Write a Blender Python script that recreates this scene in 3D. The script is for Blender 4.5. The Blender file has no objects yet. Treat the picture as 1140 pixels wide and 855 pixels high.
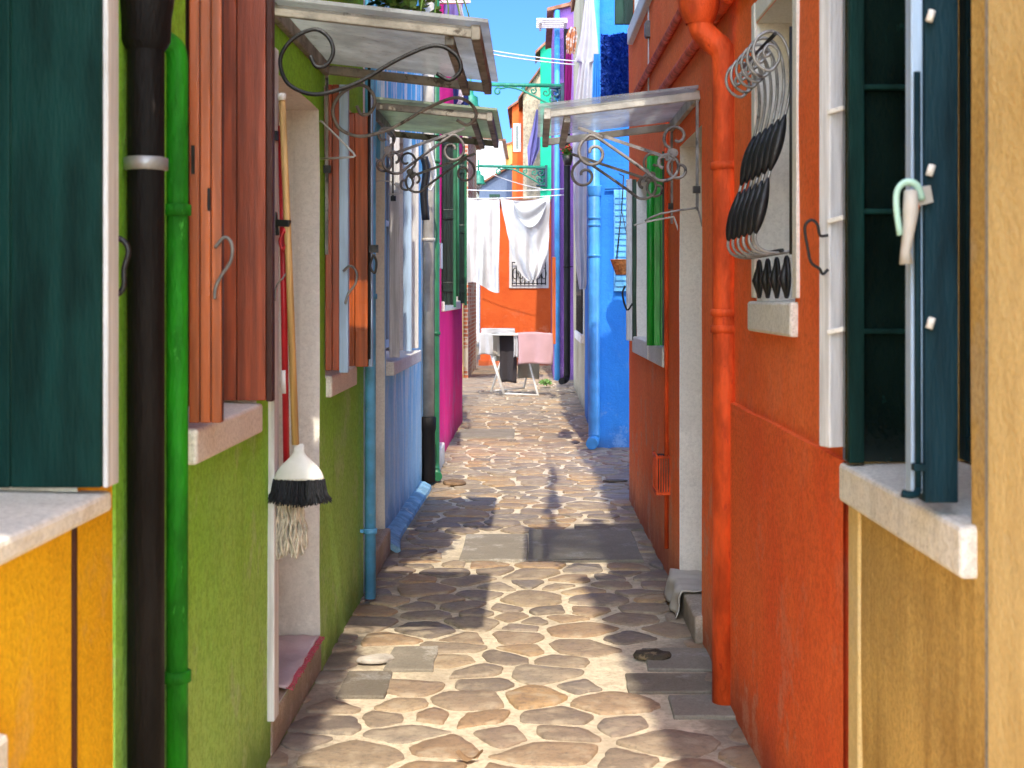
import bpy, math, random
from mathutils import Vector, Matrix, noise
random.seed(7)
SC = bpy.context.scene
COL = SC.collection
F = 1533.0
R = math.radians
PI = math.pi

def A(px, py, Y):                      # a point of the place at depth Y, measured on the photograph
    return Vector(((px-594)/F*Y, Y, 1.5-(py-330)/F*Y))

# ------------------------------------------------------------------ mesh collector
class MB:
    def __init__(s): s.v=[]; s.f=[]; s.m=[]; s.sm=[]
    def add(s, vs, fs, mi=0, smooth=False):
        o=len(s.v); s.v += [tuple(v) for v in vs]
        for f in fs:
            s.f.append([i+o for i in f]); s.m.append(mi); s.sm.append(smooth)
        return s
    def box(s, a, b, mi=0, M=None):
        x0,y0,z0=[min(p,q) for p,q in zip(a,b)]; x1,y1,z1=[max(p,q) for p,q in zip(a,b)]
        vs=[(x0,y0,z0),(x1,y0,z0),(x1,y1,z0),(x0,y1,z0),(x0,y0,z1),(x1,y0,z1),(x1,y1,z1),(x0,y1,z1)]
        if M: vs=[M@Vector(v) for v in vs]
        return s.add(vs,[(0,3,2,1),(4,5,6,7),(0,1,5,4),(1,2,6,5),(2,3,7,6),(3,0,4,7)],mi)
    def bar(s, p, q, w, h, mi=0, up=(0,0,1)):
        p=Vector(p); q=Vector(q); d=(q-p); L=d.length; d.normalize()
        u=Vector(up); sd=d.cross(u)
        if sd.length<1e-4: sd=d.cross(Vector((1,0,0)))
        sd.normalize(); u=sd.cross(d)
        vs=[]
        for t in (p,q):
            for a,b in ((-1,-1),(1,-1),(1,1),(-1,1)):
                vs.append(t+sd*(a*w/2)+u*(b*h/2))
        return s.add(vs,[(3,2,1,0),(4,5,6,7),(0,1,5,4),(1,2,6,5),(2,3,7,6),(3,0,4,7)],mi)
    def tube(s, pts, r, n=8, mi=0, caps=True, flat=1.0):
        pts=[Vector(p) for p in pts]; k=len(pts)
        rs=[r]*k if not isinstance(r,(list,tuple)) else list(r)
        t0=(pts[1]-pts[0]).normalized()
        a=t0.cross(Vector((0,0,1)))
        if a.length<1e-3: a=t0.cross(Vector((0,1,0)))
        a.normalize(); vs=[]
        for i,p in enumerate(pts):
            t=(pts[min(i+1,k-1)]-pts[max(i-1,0)])
            if t.length<1e-9: t=t0
            t.normalize()
            a=(a-t*a.dot(t))
            if a.length<1e-6: a=t.cross(Vector((0.3,0.9,0.2)))
            a.normalize(); b=t.cross(a)
            for j in range(n):
                th=2*PI*j/n
                vs.append(p+a*(math.cos(th)*rs[i])+b*(math.sin(th)*rs[i]*flat))
        fs=[]
        for i in range(k-1):
            for j in range(n):
                j2=(j+1)%n
                fs.append((i*n+j,i*n+j2,(i+1)*n+j2,(i+1)*n+j))
        s.add(vs,fs,mi,True)
        if caps:
            o=len(s.v)-len(vs)
            s.f.append([o+j for j in range(n)][::-1]); s.m.append(mi); s.sm.append(False)
            s.f.append([o+(k-1)*n+j for j in range(n)]); s.m.append(mi); s.sm.append(False)
        return s
    def lathe(s, c, prof, n=20, mi=0, sx=1, sy=1):
        vs=[];fs=[]
        for r,z in prof:
            for j in range(n):
                th=2*PI*j/n
                vs.append((c[0]+math.cos(th)*r*sx,c[1]+math.sin(th)*r*sy,c[2]+z))
        for i in range(len(prof)-1):
            for j in range(n):
                j2=(j+1)%n
                fs.append((i*n+j,i*n+j2,(i+1)*n+j2,(i+1)*n+j))
        return s.add(vs,fs,mi,True)
    def sheet(s, fn, nu, nv, mi=0):
        vs=[fn(i/nu,j/nv) for j in range(nv+1) for i in range(nu+1)]
        fs=[(j*(nu+1)+i,j*(nu+1)+i+1,(j+1)*(nu+1)+i+1,(j+1)*(nu+1)+i) for j in range(nv) for i in range(nu)]
        return s.add(vs,fs,mi,True)
    def poly(s, pts, a, b, mi=0):      # prism from a closed outline; a, b: functions outline point -> 3D
        n=len(pts); vs=[a(p) for p in pts]+[b(p) for p in pts]
        fs=[tuple(range(n))[::-1],tuple(range(n,2*n))]+[(i,(i+1)%n,n+(i+1)%n,n+i) for i in range(n)]
        return s.add(vs,fs,mi)
    def build(s, name, mats, parent=None, label=None, bevel=0, kind=None, solid=0, sub=0):
        me=bpy.data.meshes.new(name)
        me.from_pydata(s.v,[],s.f)
        mats=mats if isinstance(mats,(list,tuple)) else [mats]
        for m in mats: me.materials.append(m)
        me.polygons.foreach_set('material_index',s.m)
        me.polygons.foreach_set('use_smooth',s.sm)
        me.update()
        o=bpy.data.objects.new(name,me); COL.objects.link(o)
        if parent is not None:
            o.parent=parent
            root=parent
            o.matrix_parent_inverse=parent.get('_w') and Matrix.Identity(4) or Matrix.Identity(4)
            w=Matrix.Identity(4); p=parent
            while p is not None:
                w=Matrix.Translation(p.location)@p.matrix_parent_inverse if p.parent is None else w
                p=p.parent
            o.matrix_parent_inverse = Matrix.Translation(-parent.location) if parent.type=='EMPTY' else Matrix.Identity(4)
        if label: o['label']=label
        if kind: o['kind']=kind
        if solid:
            md=o.modifiers.new('solid','SOLIDIFY'); md.thickness=solid; md.offset=0
        if sub:
            md=o.modifiers.new('sub','SUBSURF'); md.levels=sub; md.render_levels=sub
        if bevel:
            md=o.modifiers.new('bevel','BEVEL'); md.width=bevel; md.segments=2; md.limit_method='ANGLE'; md.angle_limit=R(40)
        return o

def thing(name,label,cat,loc=(0,0,0),group=None):
    o=bpy.data.objects.new(name,None); COL.objects.link(o)
    o.empty_display_size=.1; o.location=loc
    o['label']=label; o['category']=cat
    if group: o['group']=group
    return o
def tag(o,label,cat,group=None):
    o['label']=label; o['category']=cat
    if group: o['group']=group
    return o
def cr(pts,n=6):                       # Catmull-Rom through points
    P=[Vector(p) for p in pts]; P=[P[0]*2-P[1]]+P+[P[-1]*2-P[-2]]
    out=[]
    for i in range(1,len(P)-2):
        a,b,c,d=P[i-1:i+3]
        for k in range(n):
            t=k/n
            out.append(.5*((2*b)+(c-a)*t+(2*a-5*b+4*c-d)*t*t+(3*b-a-3*c+d)*t**3))
    out.append(P[-2]); return out
def nz(x,y,z=0): return noise.noise(Vector((x,y,z)))

# ------------------------------------------------------------------ materials
class G:
    def __init__(s,name):
        s.mat=bpy.data.materials.new(name); s.mat.use_nodes=True
        s.nt=s.mat.node_tree; s.nt.nodes.clear()
        s.out=s.nt.nodes.new('ShaderNodeOutputMaterial')
        s.pos=s.n('ShaderNodeNewGeometry').outputs['Position']
    def set(s,sock,v):
        if isinstance(v,bpy.types.NodeSocket): s.nt.links.new(v,sock)
        elif isinstance(v,(tuple,list)) and len(v)==3 and sock.type=='RGBA': sock.default_value=(*v,1)
        else: sock.default_value=v
    def n(s,t,props=None,**ins):
        nd=s.nt.nodes.new(t)
        for k,v in (props or {}).items(): setattr(nd,k,v)
        for k,v in ins.items():
            s.set(nd.inputs[int(k[1:])] if k[0]=='_' else nd.inputs[k.replace('_',' ')],v)
        return nd
    def noise(s,scale,detail=3,rough=.55,vec=None,st=None):
        v=vec if vec is not None else s.pos
        if st: v=s.n('ShaderNodeVectorMath',{'operation':'MULTIPLY'},_0=v,_1=st).outputs[0]
        return s.n('ShaderNodeTexNoise',Vector=v,Scale=scale,Detail=detail,Roughness=rough).outputs[0]
    def mr(s,v,a,b,c=0.,d=1.,smooth=True):
        return s.n('ShaderNodeMapRange',{'interpolation_type':'SMOOTHSTEP' if smooth else 'LINEAR'},_0=v,_1=a,_2=b,_3=c,_4=d).outputs[0]
    def math(s,op,a,b=0.): return s.n('ShaderNodeMath',{'operation':op},_0=a,_1=b).outputs[0]
    def mix(s,f,a,b,blend='MIX'):
        nd=s.nt.nodes.new('ShaderNodeMix'); nd.data_type='RGBA'; nd.blend_type=blend
        s.set(nd.inputs[0],f); s.set(nd.inputs[6],a); s.set(nd.inputs[7],b)
        return nd.outputs[2]
    def bump(s,h,strength=.3,dist=.01,prev=None):
        nd=s.n('ShaderNodeBump',Height=h,Strength=strength,Distance=dist)
        if prev is not None: s.set(nd.inputs['Normal'],prev)
        return nd.outputs[0]
    def z(s): return s.n('ShaderNodeSeparateXYZ',_0=s.pos).outputs[2]
    def bsdf(s,col,rough=.9,nrm=None,metal=0.,spec=.3,**kw):
        b=s.n('ShaderNodeBsdfPrincipled',Base_Color=col,Roughness=rough,Metallic=metal)
        b.inputs['Specular IOR Level'].default_value=spec
        if nrm is not None: s.set(b.inputs['Normal'],nrm)
        for k,v in kw.items(): s.set(b.inputs[k.replace('_',' ')],v)
        return b.outputs[0]
    def done(s,sh): s.nt.links.new(sh,s.out.inputs[0]); return s.mat

def stucco(name,base,dark,pale,fade=(0,.9),fs=.6,streak=.35,bump=.35,spots=.35,grain=55,peel=None):
    g=G(name)
    big=g.noise(1.3,4); med=g.noise(6,4); fine=g.noise(grain,3,.6)
    st=g.noise(1.6,4,.6,st=(7,7,.55))
    c=g.mix(g.mr(big,.35,.7),base,dark)
    c=g.mix(g.math('MULTIPLY',g.mr(st,.5,.75),streak),c,dark)
    if peel:
        pst=g.noise(1.5,6,.65,st=(5,5,.9))
        c=g.mix(g.mr(pst,peel[1],peel[1]+.07),c,peel[0])
    zz=g.math('ADD',g.z(),g.math('MULTIPLY',g.math('SUBTRACT',g.noise(2.2,5,.65),.5),1.3))
    f=g.mr(zz,fade[0],fade[1],1.,0.)
    c=g.mix(g.math('MULTIPLY',f,fs),c,pale)
    grime=g.math('MULTIPLY',g.mr(g.math('ADD',g.z(),g.math('MULTIPLY',g.math('SUBTRACT',med,.5),.35)),-.02,.26,1.,0.),.7)
    c=g.mix(grime,c,tuple(x*.35+.04 for x in dark))
    bl=g.math('MULTIPLY',g.mr(g.noise(3.2,7,.72),.53,.62),g.mr(zz,fade[0],fade[1]+.9,.75,.06))
    c=g.mix(bl,c,tuple(min(1,x*.75+.12) for x in pale))
    run=g.math('MULTIPLY',g.mr(g.noise(1.1,5,.7,st=(11,11,.35)),.56,.70),.24)
    c=g.mix(run,c,tuple(x*.55 for x in dark))
    c=g.mix(g.math('MULTIPLY',g.mr(fine,.40,.56,1.,0.),spots),c,tuple(x*.55 for x in dark))
    c=g.mix(g.math('MULTIPLY',g.mr(g.noise(grain*2.2,2,.6),.36,.44,1.,0.),spots),c,tuple(x*.4 for x in dark))
    c=g.mix(g.math('MULTIPLY',g.mr(g.noise(14,5,.7),.62,.72),.35),c,tuple(min(1,x*1.15+.03) for x in base))
    nb=g.bump(fine,bump,.012); nb=g.bump(med,.35,.03,nb)
    return g.done(g.bsdf(c,.92,nb,spec=.2))
def paint(name,col,rough=.5,var=.25,scale=8,st=None,bump=.1,metal=0.,worn=None,wt=.62,spec=.4,bs=40):
    g=G(name)
    n1=g.noise(scale,5,.6,st=st); n2=g.noise(bs,3,st=st)
    d=tuple(x*(1-var)*.8 for x in col)
    c=g.mix(g.mr(n1,.3,.7),col,d)
    if worn: c=g.mix(g.mr(g.noise(scale*1.7,6,.7,st=st),wt,wt+.08),c,worn)
    rr=g.mr(n1,.2,.8,rough*.8,min(1,rough*1.25))
    return g.done(g.bsdf(c,rr,g.bump(n2,bump,.01),metal,spec))
def cloth(name,col,tr=.3,var=.12,sc=160,bump=.15,col2=None):
    g=G(name)
    c=g.mix(g.mr(g.noise(5,3),.3,.7),col,tuple(x*(1-var) for x in col))
    if col2: c=g.mix(g.mr(g.noise(26,2),.5,.6),c,col2)
    nb=g.bump(g.noise(sc,2),bump,.006)
    a=g.bsdf(c,.95,nb,spec=.1)
    t=g.n('ShaderNodeBsdfTranslucent',Color=c).outputs[0]
    return g.done(g.n('ShaderNodeMixShader',_0=tr,_1=a,_2=t).outputs[0])

m_yellow=stucco('yellow_stucco',(.95,.55,.015),(.88,.42,.010),(.80,.42,.05),(0,.5),.3,.2,.5,.25,75)
m_green=stucco('green_stucco',(.30,.68,.05),(.22,.54,.035),(.44,.66,.20),(-.1,1.5),.85,.3,.5,.3,45)
m_blueL=stucco('worn_blue_stucco',(.17,.56,.86),(.08,.43,.80),(.50,.74,.86),(.3,2.0),.75,.35,.3,.15,60,peel=((.80,.85,.90),.50))
m_mag=stucco('magenta_stucco',(.90,.02,.24),(.78,.015,.21),(.60,.06,.30),(0,.4),.35,.2,.25,.15)
m_red=stucco('red_stucco',(.97,.20,.05),(.92,.145,.03),(.62,.30,.16),(-.05,.55),.75,.45,.35,.25,50)
m_redd=stucco('rough_red_stucco',(.96,.175,.04),(.90,.115,.024),(.76,.24,.09),(-.3,.35),.4,.3,.5,.35,60)
m_gold=stucco('gold_stucco',(.80,.52,.16),(.36,.20,.05),(.52,.36,.13),(1.3,.2),.5,.7,.35,.25,75)
m_goldp=stucco('pale_gold_stucco',(.80,.60,.28),(.66,.46,.18),(.66,.50,.24),(0,.6),.4,.4,.3,.15,70)
m_blueR=stucco('bright_blue_stucco',(.03,.22,.68),(.025,.18,.62),(.06,.26,.66),(0,.5),.3,.15,.25,.1)
m_olive=stucco('beige_stucco',(.50,.45,.33),(.36,.32,.22),(.55,.50,.40),(0,.8),.4,.5)
m_purple=stucco('purple_stucco',(.25,.12,.40),(.20,.09,.33),(.4,.22,.5),(0,.6),.3)
m_orange=stucco('orange_stucco',(.66,.125,.028),(.56,.09,.02),(.75,.22,.08),(0,.5),.4,.2,.2,.1)
m_gh=stucco('sea_green_stucco',(.015,.38,.21),(.01,.31,.17),(.05,.4,.25),(0,.6),.3)
m_bei2=stucco('patchy_stucco',(.50,.42,.30),(.30,.24,.18),(.5,.45,.35),(0,1),.3,.6,.3,.5,12)
m_white=stucco('white_stucco',(.60,.59,.585),(.62,.60,.58),(.6,.58,.55),(0,.8),.4,.3,.15,.1)
m_ochre=stucco('ochre_stucco',(.72,.40,.12),(.6,.3,.08),(.7,.45,.2),(0,.5),.3)
m_gblue=stucco('slate_blue_stucco',(.16,.22,.34),(.12,.17,.27),(.2,.25,.3),(0,.5),.3)
m_rev=stucco('cream_reveal',(.86,.83,.77),(.74,.71,.65),(.66,.62,.55),(0,.9),.4,.45,.12,.15,60)
m_stone=stucco('istrian_stone',(.86,.83,.77),(.72,.68,.61),(.6,.55,.46),(0,.2),.2,.4,.2,.3,80)
m_steps=stucco('doorstep_stone',(.66,.58,.48),(.44,.36,.28),(.40,.36,.28),(0,.12),.6,.4,.25,.4,70)
m_grime=stucco('grey_render',(.40,.39,.37),(.28,.27,.25),(.4,.38,.35),(0,.5),.3)

m_teal=paint('dark_teal_paint',(.004,.036,.031),.6,.5,3,(5,5,.8),.25,worn=(.018,.085,.07),wt=.66,spec=.12)
m_dkg=paint('bottle_green_paint',(.008,.06,.035),.35,.4,6,(4,4,.6),.15)
m_dkg2=paint('blackish_green_paint',(.006,.028,.02),.35,.5,5,(4,4,.6),.15,worn=(.008,.07,.035),wt=.66)
m_brg=paint('bright_green_paint',(.012,.36,.035),.3,.3,6,(4,4,.6),.15)
m_navy=paint('navy_paint',(.006,.029,.042),.6,.5,5,(4,4,.6),.25,worn=(.03,.10,.14),wt=.68,spec=.12)
m_black=paint('black_panel',(.005,.014,.012),.12,.5,3,(2,2,1),.1,worn=(.012,.05,.04),wt=.62)
m_wood=paint('varnished_red_wood',(.40,.062,.010),.38,.45,3,(14,14,.7),.2,spec=.5)
m_wood2=paint('orange_wood',(.52,.105,.014),.34,.4,3,(14,14,.7),.2,spec=.5)
m_woodd=paint('dark_brown_wood',(.075,.018,.008),.5,.4,3,(12,12,.7),.2)
m_weath=paint('weathered_white_wood',(.78,.77,.78),.7,.18,4,(12,12,.6),.4,worn=(.48,.46,.45),wt=.64)
m_paleblue=paint('pale_blue_paint',(.42,.58,.80),.4,.2,4,(6,6,.5),.1)
m_ltblue=paint('sky_blue_pipe_paint',(.15,.50,.90),.4,.25,6,None,.15,worn=(.35,.52,.66),wt=.64)
m_blpipe=paint('blue_pipe_paint',(.06,.30,.72),.35,.15,5)
m_pipeblk=paint('old_dark_iron',(.010,.009,.010),.55,.5,5,(3,3,.6),.4,worn=(.035,.028,.026),wt=.62,spec=.15)
m_pipegrn=paint('green_pipe_paint',(.018,.29,.012),.62,.45,5,(3,3,1),.45,worn=(.07,.40,.05),wt=.6,spec=.25)
m_pipered=paint('red_pipe_paint',(.84,.105,.02),.62,.4,5,(3,3,1),.5,worn=(.50,.05,.014),wt=.6,spec=.25)
m_pipegry=paint('grey_pipe_paint',(.50,.47,.42),.6,.25,5,None,.2)
m_pipedkg=paint('dark_green_pipe_paint',(.02,.17,.075),.4,.3,6)
m_zinc=paint('zinc',(.42,.43,.44),.45,.3,9,None,.2,.5)
m_iron=paint('black_iron',(.014,.014,.016),.45,.4,20,None,.3)
m_irong=paint('worn_grey_iron',(.30,.28,.27),.5,.5,9,None,.3,worn=(.05,.045,.045),wt=.55)
m_ironw=paint('silvery_iron',(.36,.35,.335),.35,.4,14,None,.2,.3,worn=(.08,.07,.07),wt=.56)
m_frame=paint('weathered_awning_metal',(.30,.275,.23),.6,.45,7,None,.35,worn=(.07,.055,.04),wt=.56)
m_framew=paint('pale_awning_metal',(.58,.56,.52),.6,.35,7,None,.35,worn=(.16,.13,.11),wt=.62)
m_lamp=paint('verdigris_lamp_paint',(.015,.20,.125),.45,.3,9)
m_lampd=paint('dark_lamp_iron',(.012,.045,.07),.45,.3,9)
m_plast=paint('white_plastic',(.78,.76,.72),.35,.08,6,None,.05)
m_mint=paint('mint_plastic',(.45,.72,.62),.4,.15,9)
m_org=paint('orange_plastic',(.8,.22,.06),.4,.15,9)
m_brist=paint('black_bristle',(.016,.018,.025),.7,.5,60,(6,6,1),.8)
m_redp=paint('red_plastic',(.50,.014,.022),.35,.2,9)
m_stick=paint('pale_wood_stick',(.60,.36,.13),.5,.3,5,(20,20,.8),.2)
m_string=paint('mop_cotton',(.74,.66,.52),.95,.4,30,None,.5)
m_tile=paint('terracotta_tile',(.30,.13,.075),.85,.4,6,None,.3)
m_wick=paint('wicker',(.55,.21,.055),.7,.5,30,None,.5)
m_wire=paint('white_wire',(.75,.76,.78),.4,.1,9)
m_leaf=paint('leaf_green',(.06,.19,.025),.5,.5,9,None,.1)
m_leaf2=paint('pale_leaf_green',(.20,.38,.09),.5,.4,9,None,.1)
m_redfl=paint('red_petal',(.65,.03,.03),.6,.3,9)
m_rock=paint('pale_flat_stone',(.58,.53,.46),.9,.3,12,None,.6)
m_rockd=paint('dark_flat_stone',(.10,.08,.055),.85,.5,10,None,.6,worn=(.22,.17,.10),wt=.55)
m_rockb=paint('brown_flat_stone',(.28,.17,.09),.85,.4,10,None,.6)
m_terr=paint('terracotta_pot',(.45,.17,.08),.8,.3,9,None,.2)
m_slab1=stucco('pale_slab_stone',(.52,.46,.37),(.40,.35,.27),(.5,.45,.38),(0,.0001),0,.1,.3,.4,60)
m_slab2=stucco('grey_slab_stone',(.46,.42,.34),(.36,.325,.26),(.3,.28,.25),(0,.0001),0,.1,.3,.4,60)
m_slab3=stucco('warm_slab_stone',(.38,.32,.24),(.28,.24,.18),(.3,.28,.25),(0,.0001),0,.1,.3,.4,60)
m_kerb=paint('pale_blue_kerb_paint',(.24,.47,.66),.8,.35,7,None,.3,worn=(.45,.52,.56),wt=.58)

c_white=cloth('white_cotton',(.60,.60,.61),.25)
c_pink=cloth('pink_towel',(.64,.41,.43),.25,.08,90,.5)
c_dark=cloth('charcoal_cotton',(.05,.045,.05),.05)
c_grey=cloth('grey_cotton',(.34,.33,.29),.2)
c_purple=cloth('violet_cotton',(.20,.17,.42),.25)
c_mag=cloth('plum_cotton',(.28,.02,.16),.2)
c_or=cloth('orange_print_cotton',(.75,.30,.12),.25,.2,120,.2,(.85,.78,.7))
c_blue=cloth('azure_cotton',(.06,.33,.80),.3)
c_navy=cloth('navy_cotton',(.02,.03,.12),.1)
c_rag=cloth('pale_rag',(.60,.56,.50),.1,.2)
c_mat=cloth('pinkish_cloth',(.66,.55,.58),.05,.2,60,.5)
c_fringe=cloth('red_fringe',(.50,.10,.14),.05)
c_royal=cloth('royal_blue_pile',(.015,.075,.50),.1,.35,40,.8,(.05,.14,.62))

def glassy(name,col,tr,mix_t):
    g=G(name)
    st=g.noise(3.5,6,.7); c=g.mix(g.mr(st,.3,.7),col,tuple(x*.5 for x in col)); c=g.mix(g.mr(g.noise(22,4,.7),.58,.68,0,.5),c,(.10,.085,.06))
    a=g.bsdf(c,.35,None,spec=.5)
    t=g.n('ShaderNodeBsdfTranslucent',Color=c).outputs[0]
    s1=g.n('ShaderNodeMixShader',_0=tr,_1=a,_2=t).outputs[0]
    tp=g.n('ShaderNodeBsdfTransparent',Color=(.92,.95,.95)).outputs[0]
    return g.done(g.n('ShaderNodeMixShader',_0=g.mr(g.noise(2.3,4),.3,.7,mix_t*.5,mix_t*1.5),_1=s1,_2=tp).outputs[0])
m_panel=glassy('cloudy_awning_panel',(.60,.63,.65),.5,.2)
m_panelg=glassy('greenish_awning_panel',(.50,.62,.45),.42,.10)
m_panelw=glassy('clear_awning_panel',(.70,.73,.74),.45,.45)
def pane():
    g=G('window_glass'); n=g.noise(1.5,3)
    c=g.mix(n,(.012,.018,.022),(.05,.06,.07))
    return g.done(g.bsdf(c,.06,g.bump(g.noise(2.5,2),.05,.02),spec=.6))
m_glass=pane()
def brick():
    g=G('old_brick')
    v=g.n('ShaderNodeVectorMath',{'operation':'MULTIPLY'},_0=g.pos,_1=(1,1,1)).outputs[0]
    sp=g.n('ShaderNodeSeparateXYZ',_0=v)
    cb=g.n('ShaderNodeCombineXYZ',_0=g.math('ADD',sp.outputs[0],sp.outputs[1]),_1=sp.outputs[2],_2=0.).outputs[0]
    b=g.n('ShaderNodeTexBrick',Vector=cb,Color1=(.50,.14,.06),Color2=(.36,.10,.05),Mortar=(.5,.42,.32),Scale=1.0)
    b.inputs['Brick Width'].default_value=.25; b.inputs['Row Height'].default_value=.075; b.inputs['Mortar Size'].default_value=.012
    c=g.mix(g.mr(g.noise(2.2,5,.6),.5,.56),b.outputs[0],(.58,.47,.33))
    return g.done(g.bsdf(c,.9,g.bump(b.outputs[1],.4,.01)))
m_brick=brick()
def mortar_m():
    g=G('lime_mortar')
    fine=g.noise(42,4,.65); mid=g.noise(7,4,.6)
    c=g.mix(g.mr(mid,.3,.7),(.76,.66,.49),(.62,.53,.385))
    c=g.mix(g.math('MULTIPLY',g.mr(fine,.45,.65),.5),c,(.36,.29,.20))
    c=g.mix(g.math('MULTIPLY',g.mr(g.noise(1.7,5,.7),.48,.66),.6),c,(.40,.33,.24))
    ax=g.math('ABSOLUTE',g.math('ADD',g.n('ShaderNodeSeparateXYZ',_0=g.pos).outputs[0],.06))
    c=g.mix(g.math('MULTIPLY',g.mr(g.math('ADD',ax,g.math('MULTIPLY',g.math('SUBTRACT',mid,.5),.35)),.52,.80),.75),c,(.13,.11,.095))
    nb=g.bump(mid,.5,.02); nb=g.bump(fine,.5,.010,nb)
    return g.done(g.bsdf(c,.9,nb,spec=.2))
def stone_m():
    g=G('split_flagstone')
    rnd=g.n('ShaderNodeNewGeometry').outputs['Random Per Island']
    ramp=g.n('ShaderNodeValToRGB',_0=rnd); e=ramp.color_ramp
    cols=[(0,(0.181,0.150,0.124)),(.15,(0.275,0.215,0.157)),(.3,(0.346,0.263,0.171)),(.45,(0.224,0.193,0.165)),(.58,(0.433,0.279,0.138)),(.7,(0.261,0.215,0.178)),(.82,(0.389,0.243,0.124)),(.92,(0.289,0.249,0.198)),(1,(0.476,0.342,0.198))]
    e.elements[0].position=0; e.elements[0].color=(*cols[0][1],1)
    e.elements[1].position=1; e.elements[1].color=(*cols[-1][1],1)
    for p,c in cols[1:-1]: e.elements.new(p).color=(*c,1)
    fine=g.noise(48,4,.7); mid=g.noise(9,5,.65)
    off=g.n('ShaderNodeVectorMath',{'operation':'ADD'},_0=g.pos,_1=g.n('ShaderNodeCombineXYZ',_0=g.math('MULTIPLY',rnd,37.),_1=g.math('MULTIPLY',rnd,53.)).outputs[0]).outputs[0]
    vein=g.noise(5,6,.72,vec=off,st=(1,1.6,1))
    c=g.mix(g.mr(vein,.42,.72),ramp.outputs[0],g.mix(.4,ramp.outputs[0],(.44,.34,.23)))
    c=g.mix(g.math('MULTIPLY',g.mr(vein,.5,.35),.35),c,(.16,.13,.105))
    c=g.mix(g.math('MULTIPLY',g.mr(fine,.46,.66),.45),c,(.13,.105,.085))
    c=g.mix(g.math('MULTIPLY',g.mr(mid,.50,.66),.55),c,(.48,.40,.29))
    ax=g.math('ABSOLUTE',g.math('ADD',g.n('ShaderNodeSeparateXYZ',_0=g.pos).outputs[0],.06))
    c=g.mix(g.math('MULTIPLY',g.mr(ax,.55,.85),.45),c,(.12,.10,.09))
    nb=g.bump(vein,.5,.015); nb=g.bump(fine,.4,.006,nb)
    return g.done(g.bsdf(c,g.mr(mid,.3,.7,.5,.85),nb,spec=.3))
m_mortar=mortar_m(); m_flag=stone_m()
def ground_m():
    g=G('pale_ground'); c=g.mix(g.noise(.6,4),(.62,.57,.49),(.52,.48,.41))
    return g.done(g.bsdf(c,.95,g.bump(g.noise(12,4),.4,.02)))
m_ground=ground_m()

# ------------------------------------------------------------------ ground
mb=MB(); mb.add([(-400,-400,-.01),(400,-400,-.01),(400,900,-.01),(-400,900,-.01)],[(0,1,2,3)])
mb.build('ground',m_ground,kind='structure')
SLABS=[]
def slab(px0,px1,y0,y1,m,z=.016,w=0):
    # slab given by its span in x at its nearest edge and its two picture rows on the ground
    Ya=1.5*F/(y1-330); Yb=1.5*F/(y0-330)
    xa=(px0-594)/F*Ya; xb=(px1-594)/F*Ya
    SLABS.append((xa,Ya,xb,Yb))
    n=6; top=[]; mb=MB()
    out=[(xa+(xb-xa)*k/n,Ya) for k in range(n)]+[(xb,Ya+(Yb-Ya)*k/3) for k in range(3)]+[(xb+(xa-xb)*k/n,Yb) for k in range(n)]+[(xa,Yb+(Ya-Yb)*k/3) for k in range(3)]
    out=[(x+.010*nz(x*9,y*9,1),y+.012*nz(x*9,y*9,5)) for x,y in out]
    mb.poly(out,lambda p:(p[0],p[1],-.03),lambda p:(p[0],p[1],z+.004*nz(p[0]*3,p[1]*3)))
    return mb.build('paving_slab',m,kind='structure',bevel=.006)
slab(588,716,592,626,m_slab2); slab(511,587,597,626,m_slab1)
slab(508,572,479,488,m_slab2); slab(640,720,585,591,m_slab3,.012)
slab(428,482,722,748,m_slab1,.012); slab(374,428,750,778,m_slab3,.012)
slab(722,797,724,748,m_slab2,.012); slab(700,800,752,772,m_slab3,.010)
slab(752,835,776,800,m_slab2,.010)
mb=MB()
def pf(u,v):
    x=-2.4+u*7; y=-3+v*53
    return (x,y,.004*nz(x*1.3,y*1.3)-.002)
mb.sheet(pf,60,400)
def clip(poly,nx,ny,c):                # keep the side nx*x+ny*y<=c
    out=[]
    for (ax,ay),(bx,by) in zip(poly,poly[1:]+poly[:1]):
        da=nx*ax+ny*ay-c; db=nx*bx+ny*by-c
        if da<=0: out.append((ax,ay))
        if da*db<0:
            t=da/(da-db); out.append((ax+(bx-ax)*t,ay+(by-ay)*t))
    return out
rs=random.Random(11); seeds=[]; grid={}
def near(x,y,r):
    gx,gy=int(x//.5),int(y//.5)
    return [q for i in range(-r,r+1) for j in range(-r,r+1) for q in grid.get((gx+i,gy+j),())]
for _ in range(34000):
    y=3.4+rs.random()**1.25*28; x=rs.uniform(-1.0,2.0 if y>9.5 else .95); r=rs.choice((.10,.13,.16,.19,.21,.25))
    ok=True
    for (a,b,c) in near(x,y,1):
        if ((a-x)/1.25)**2+(b-y)**2<((c+r)*.5)**2*1.25: ok=False; break
    if ok:
        seeds.append((x,y,r)); grid.setdefault((int(x//.5),int(y//.5)),[]).append((x,y,r))
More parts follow.
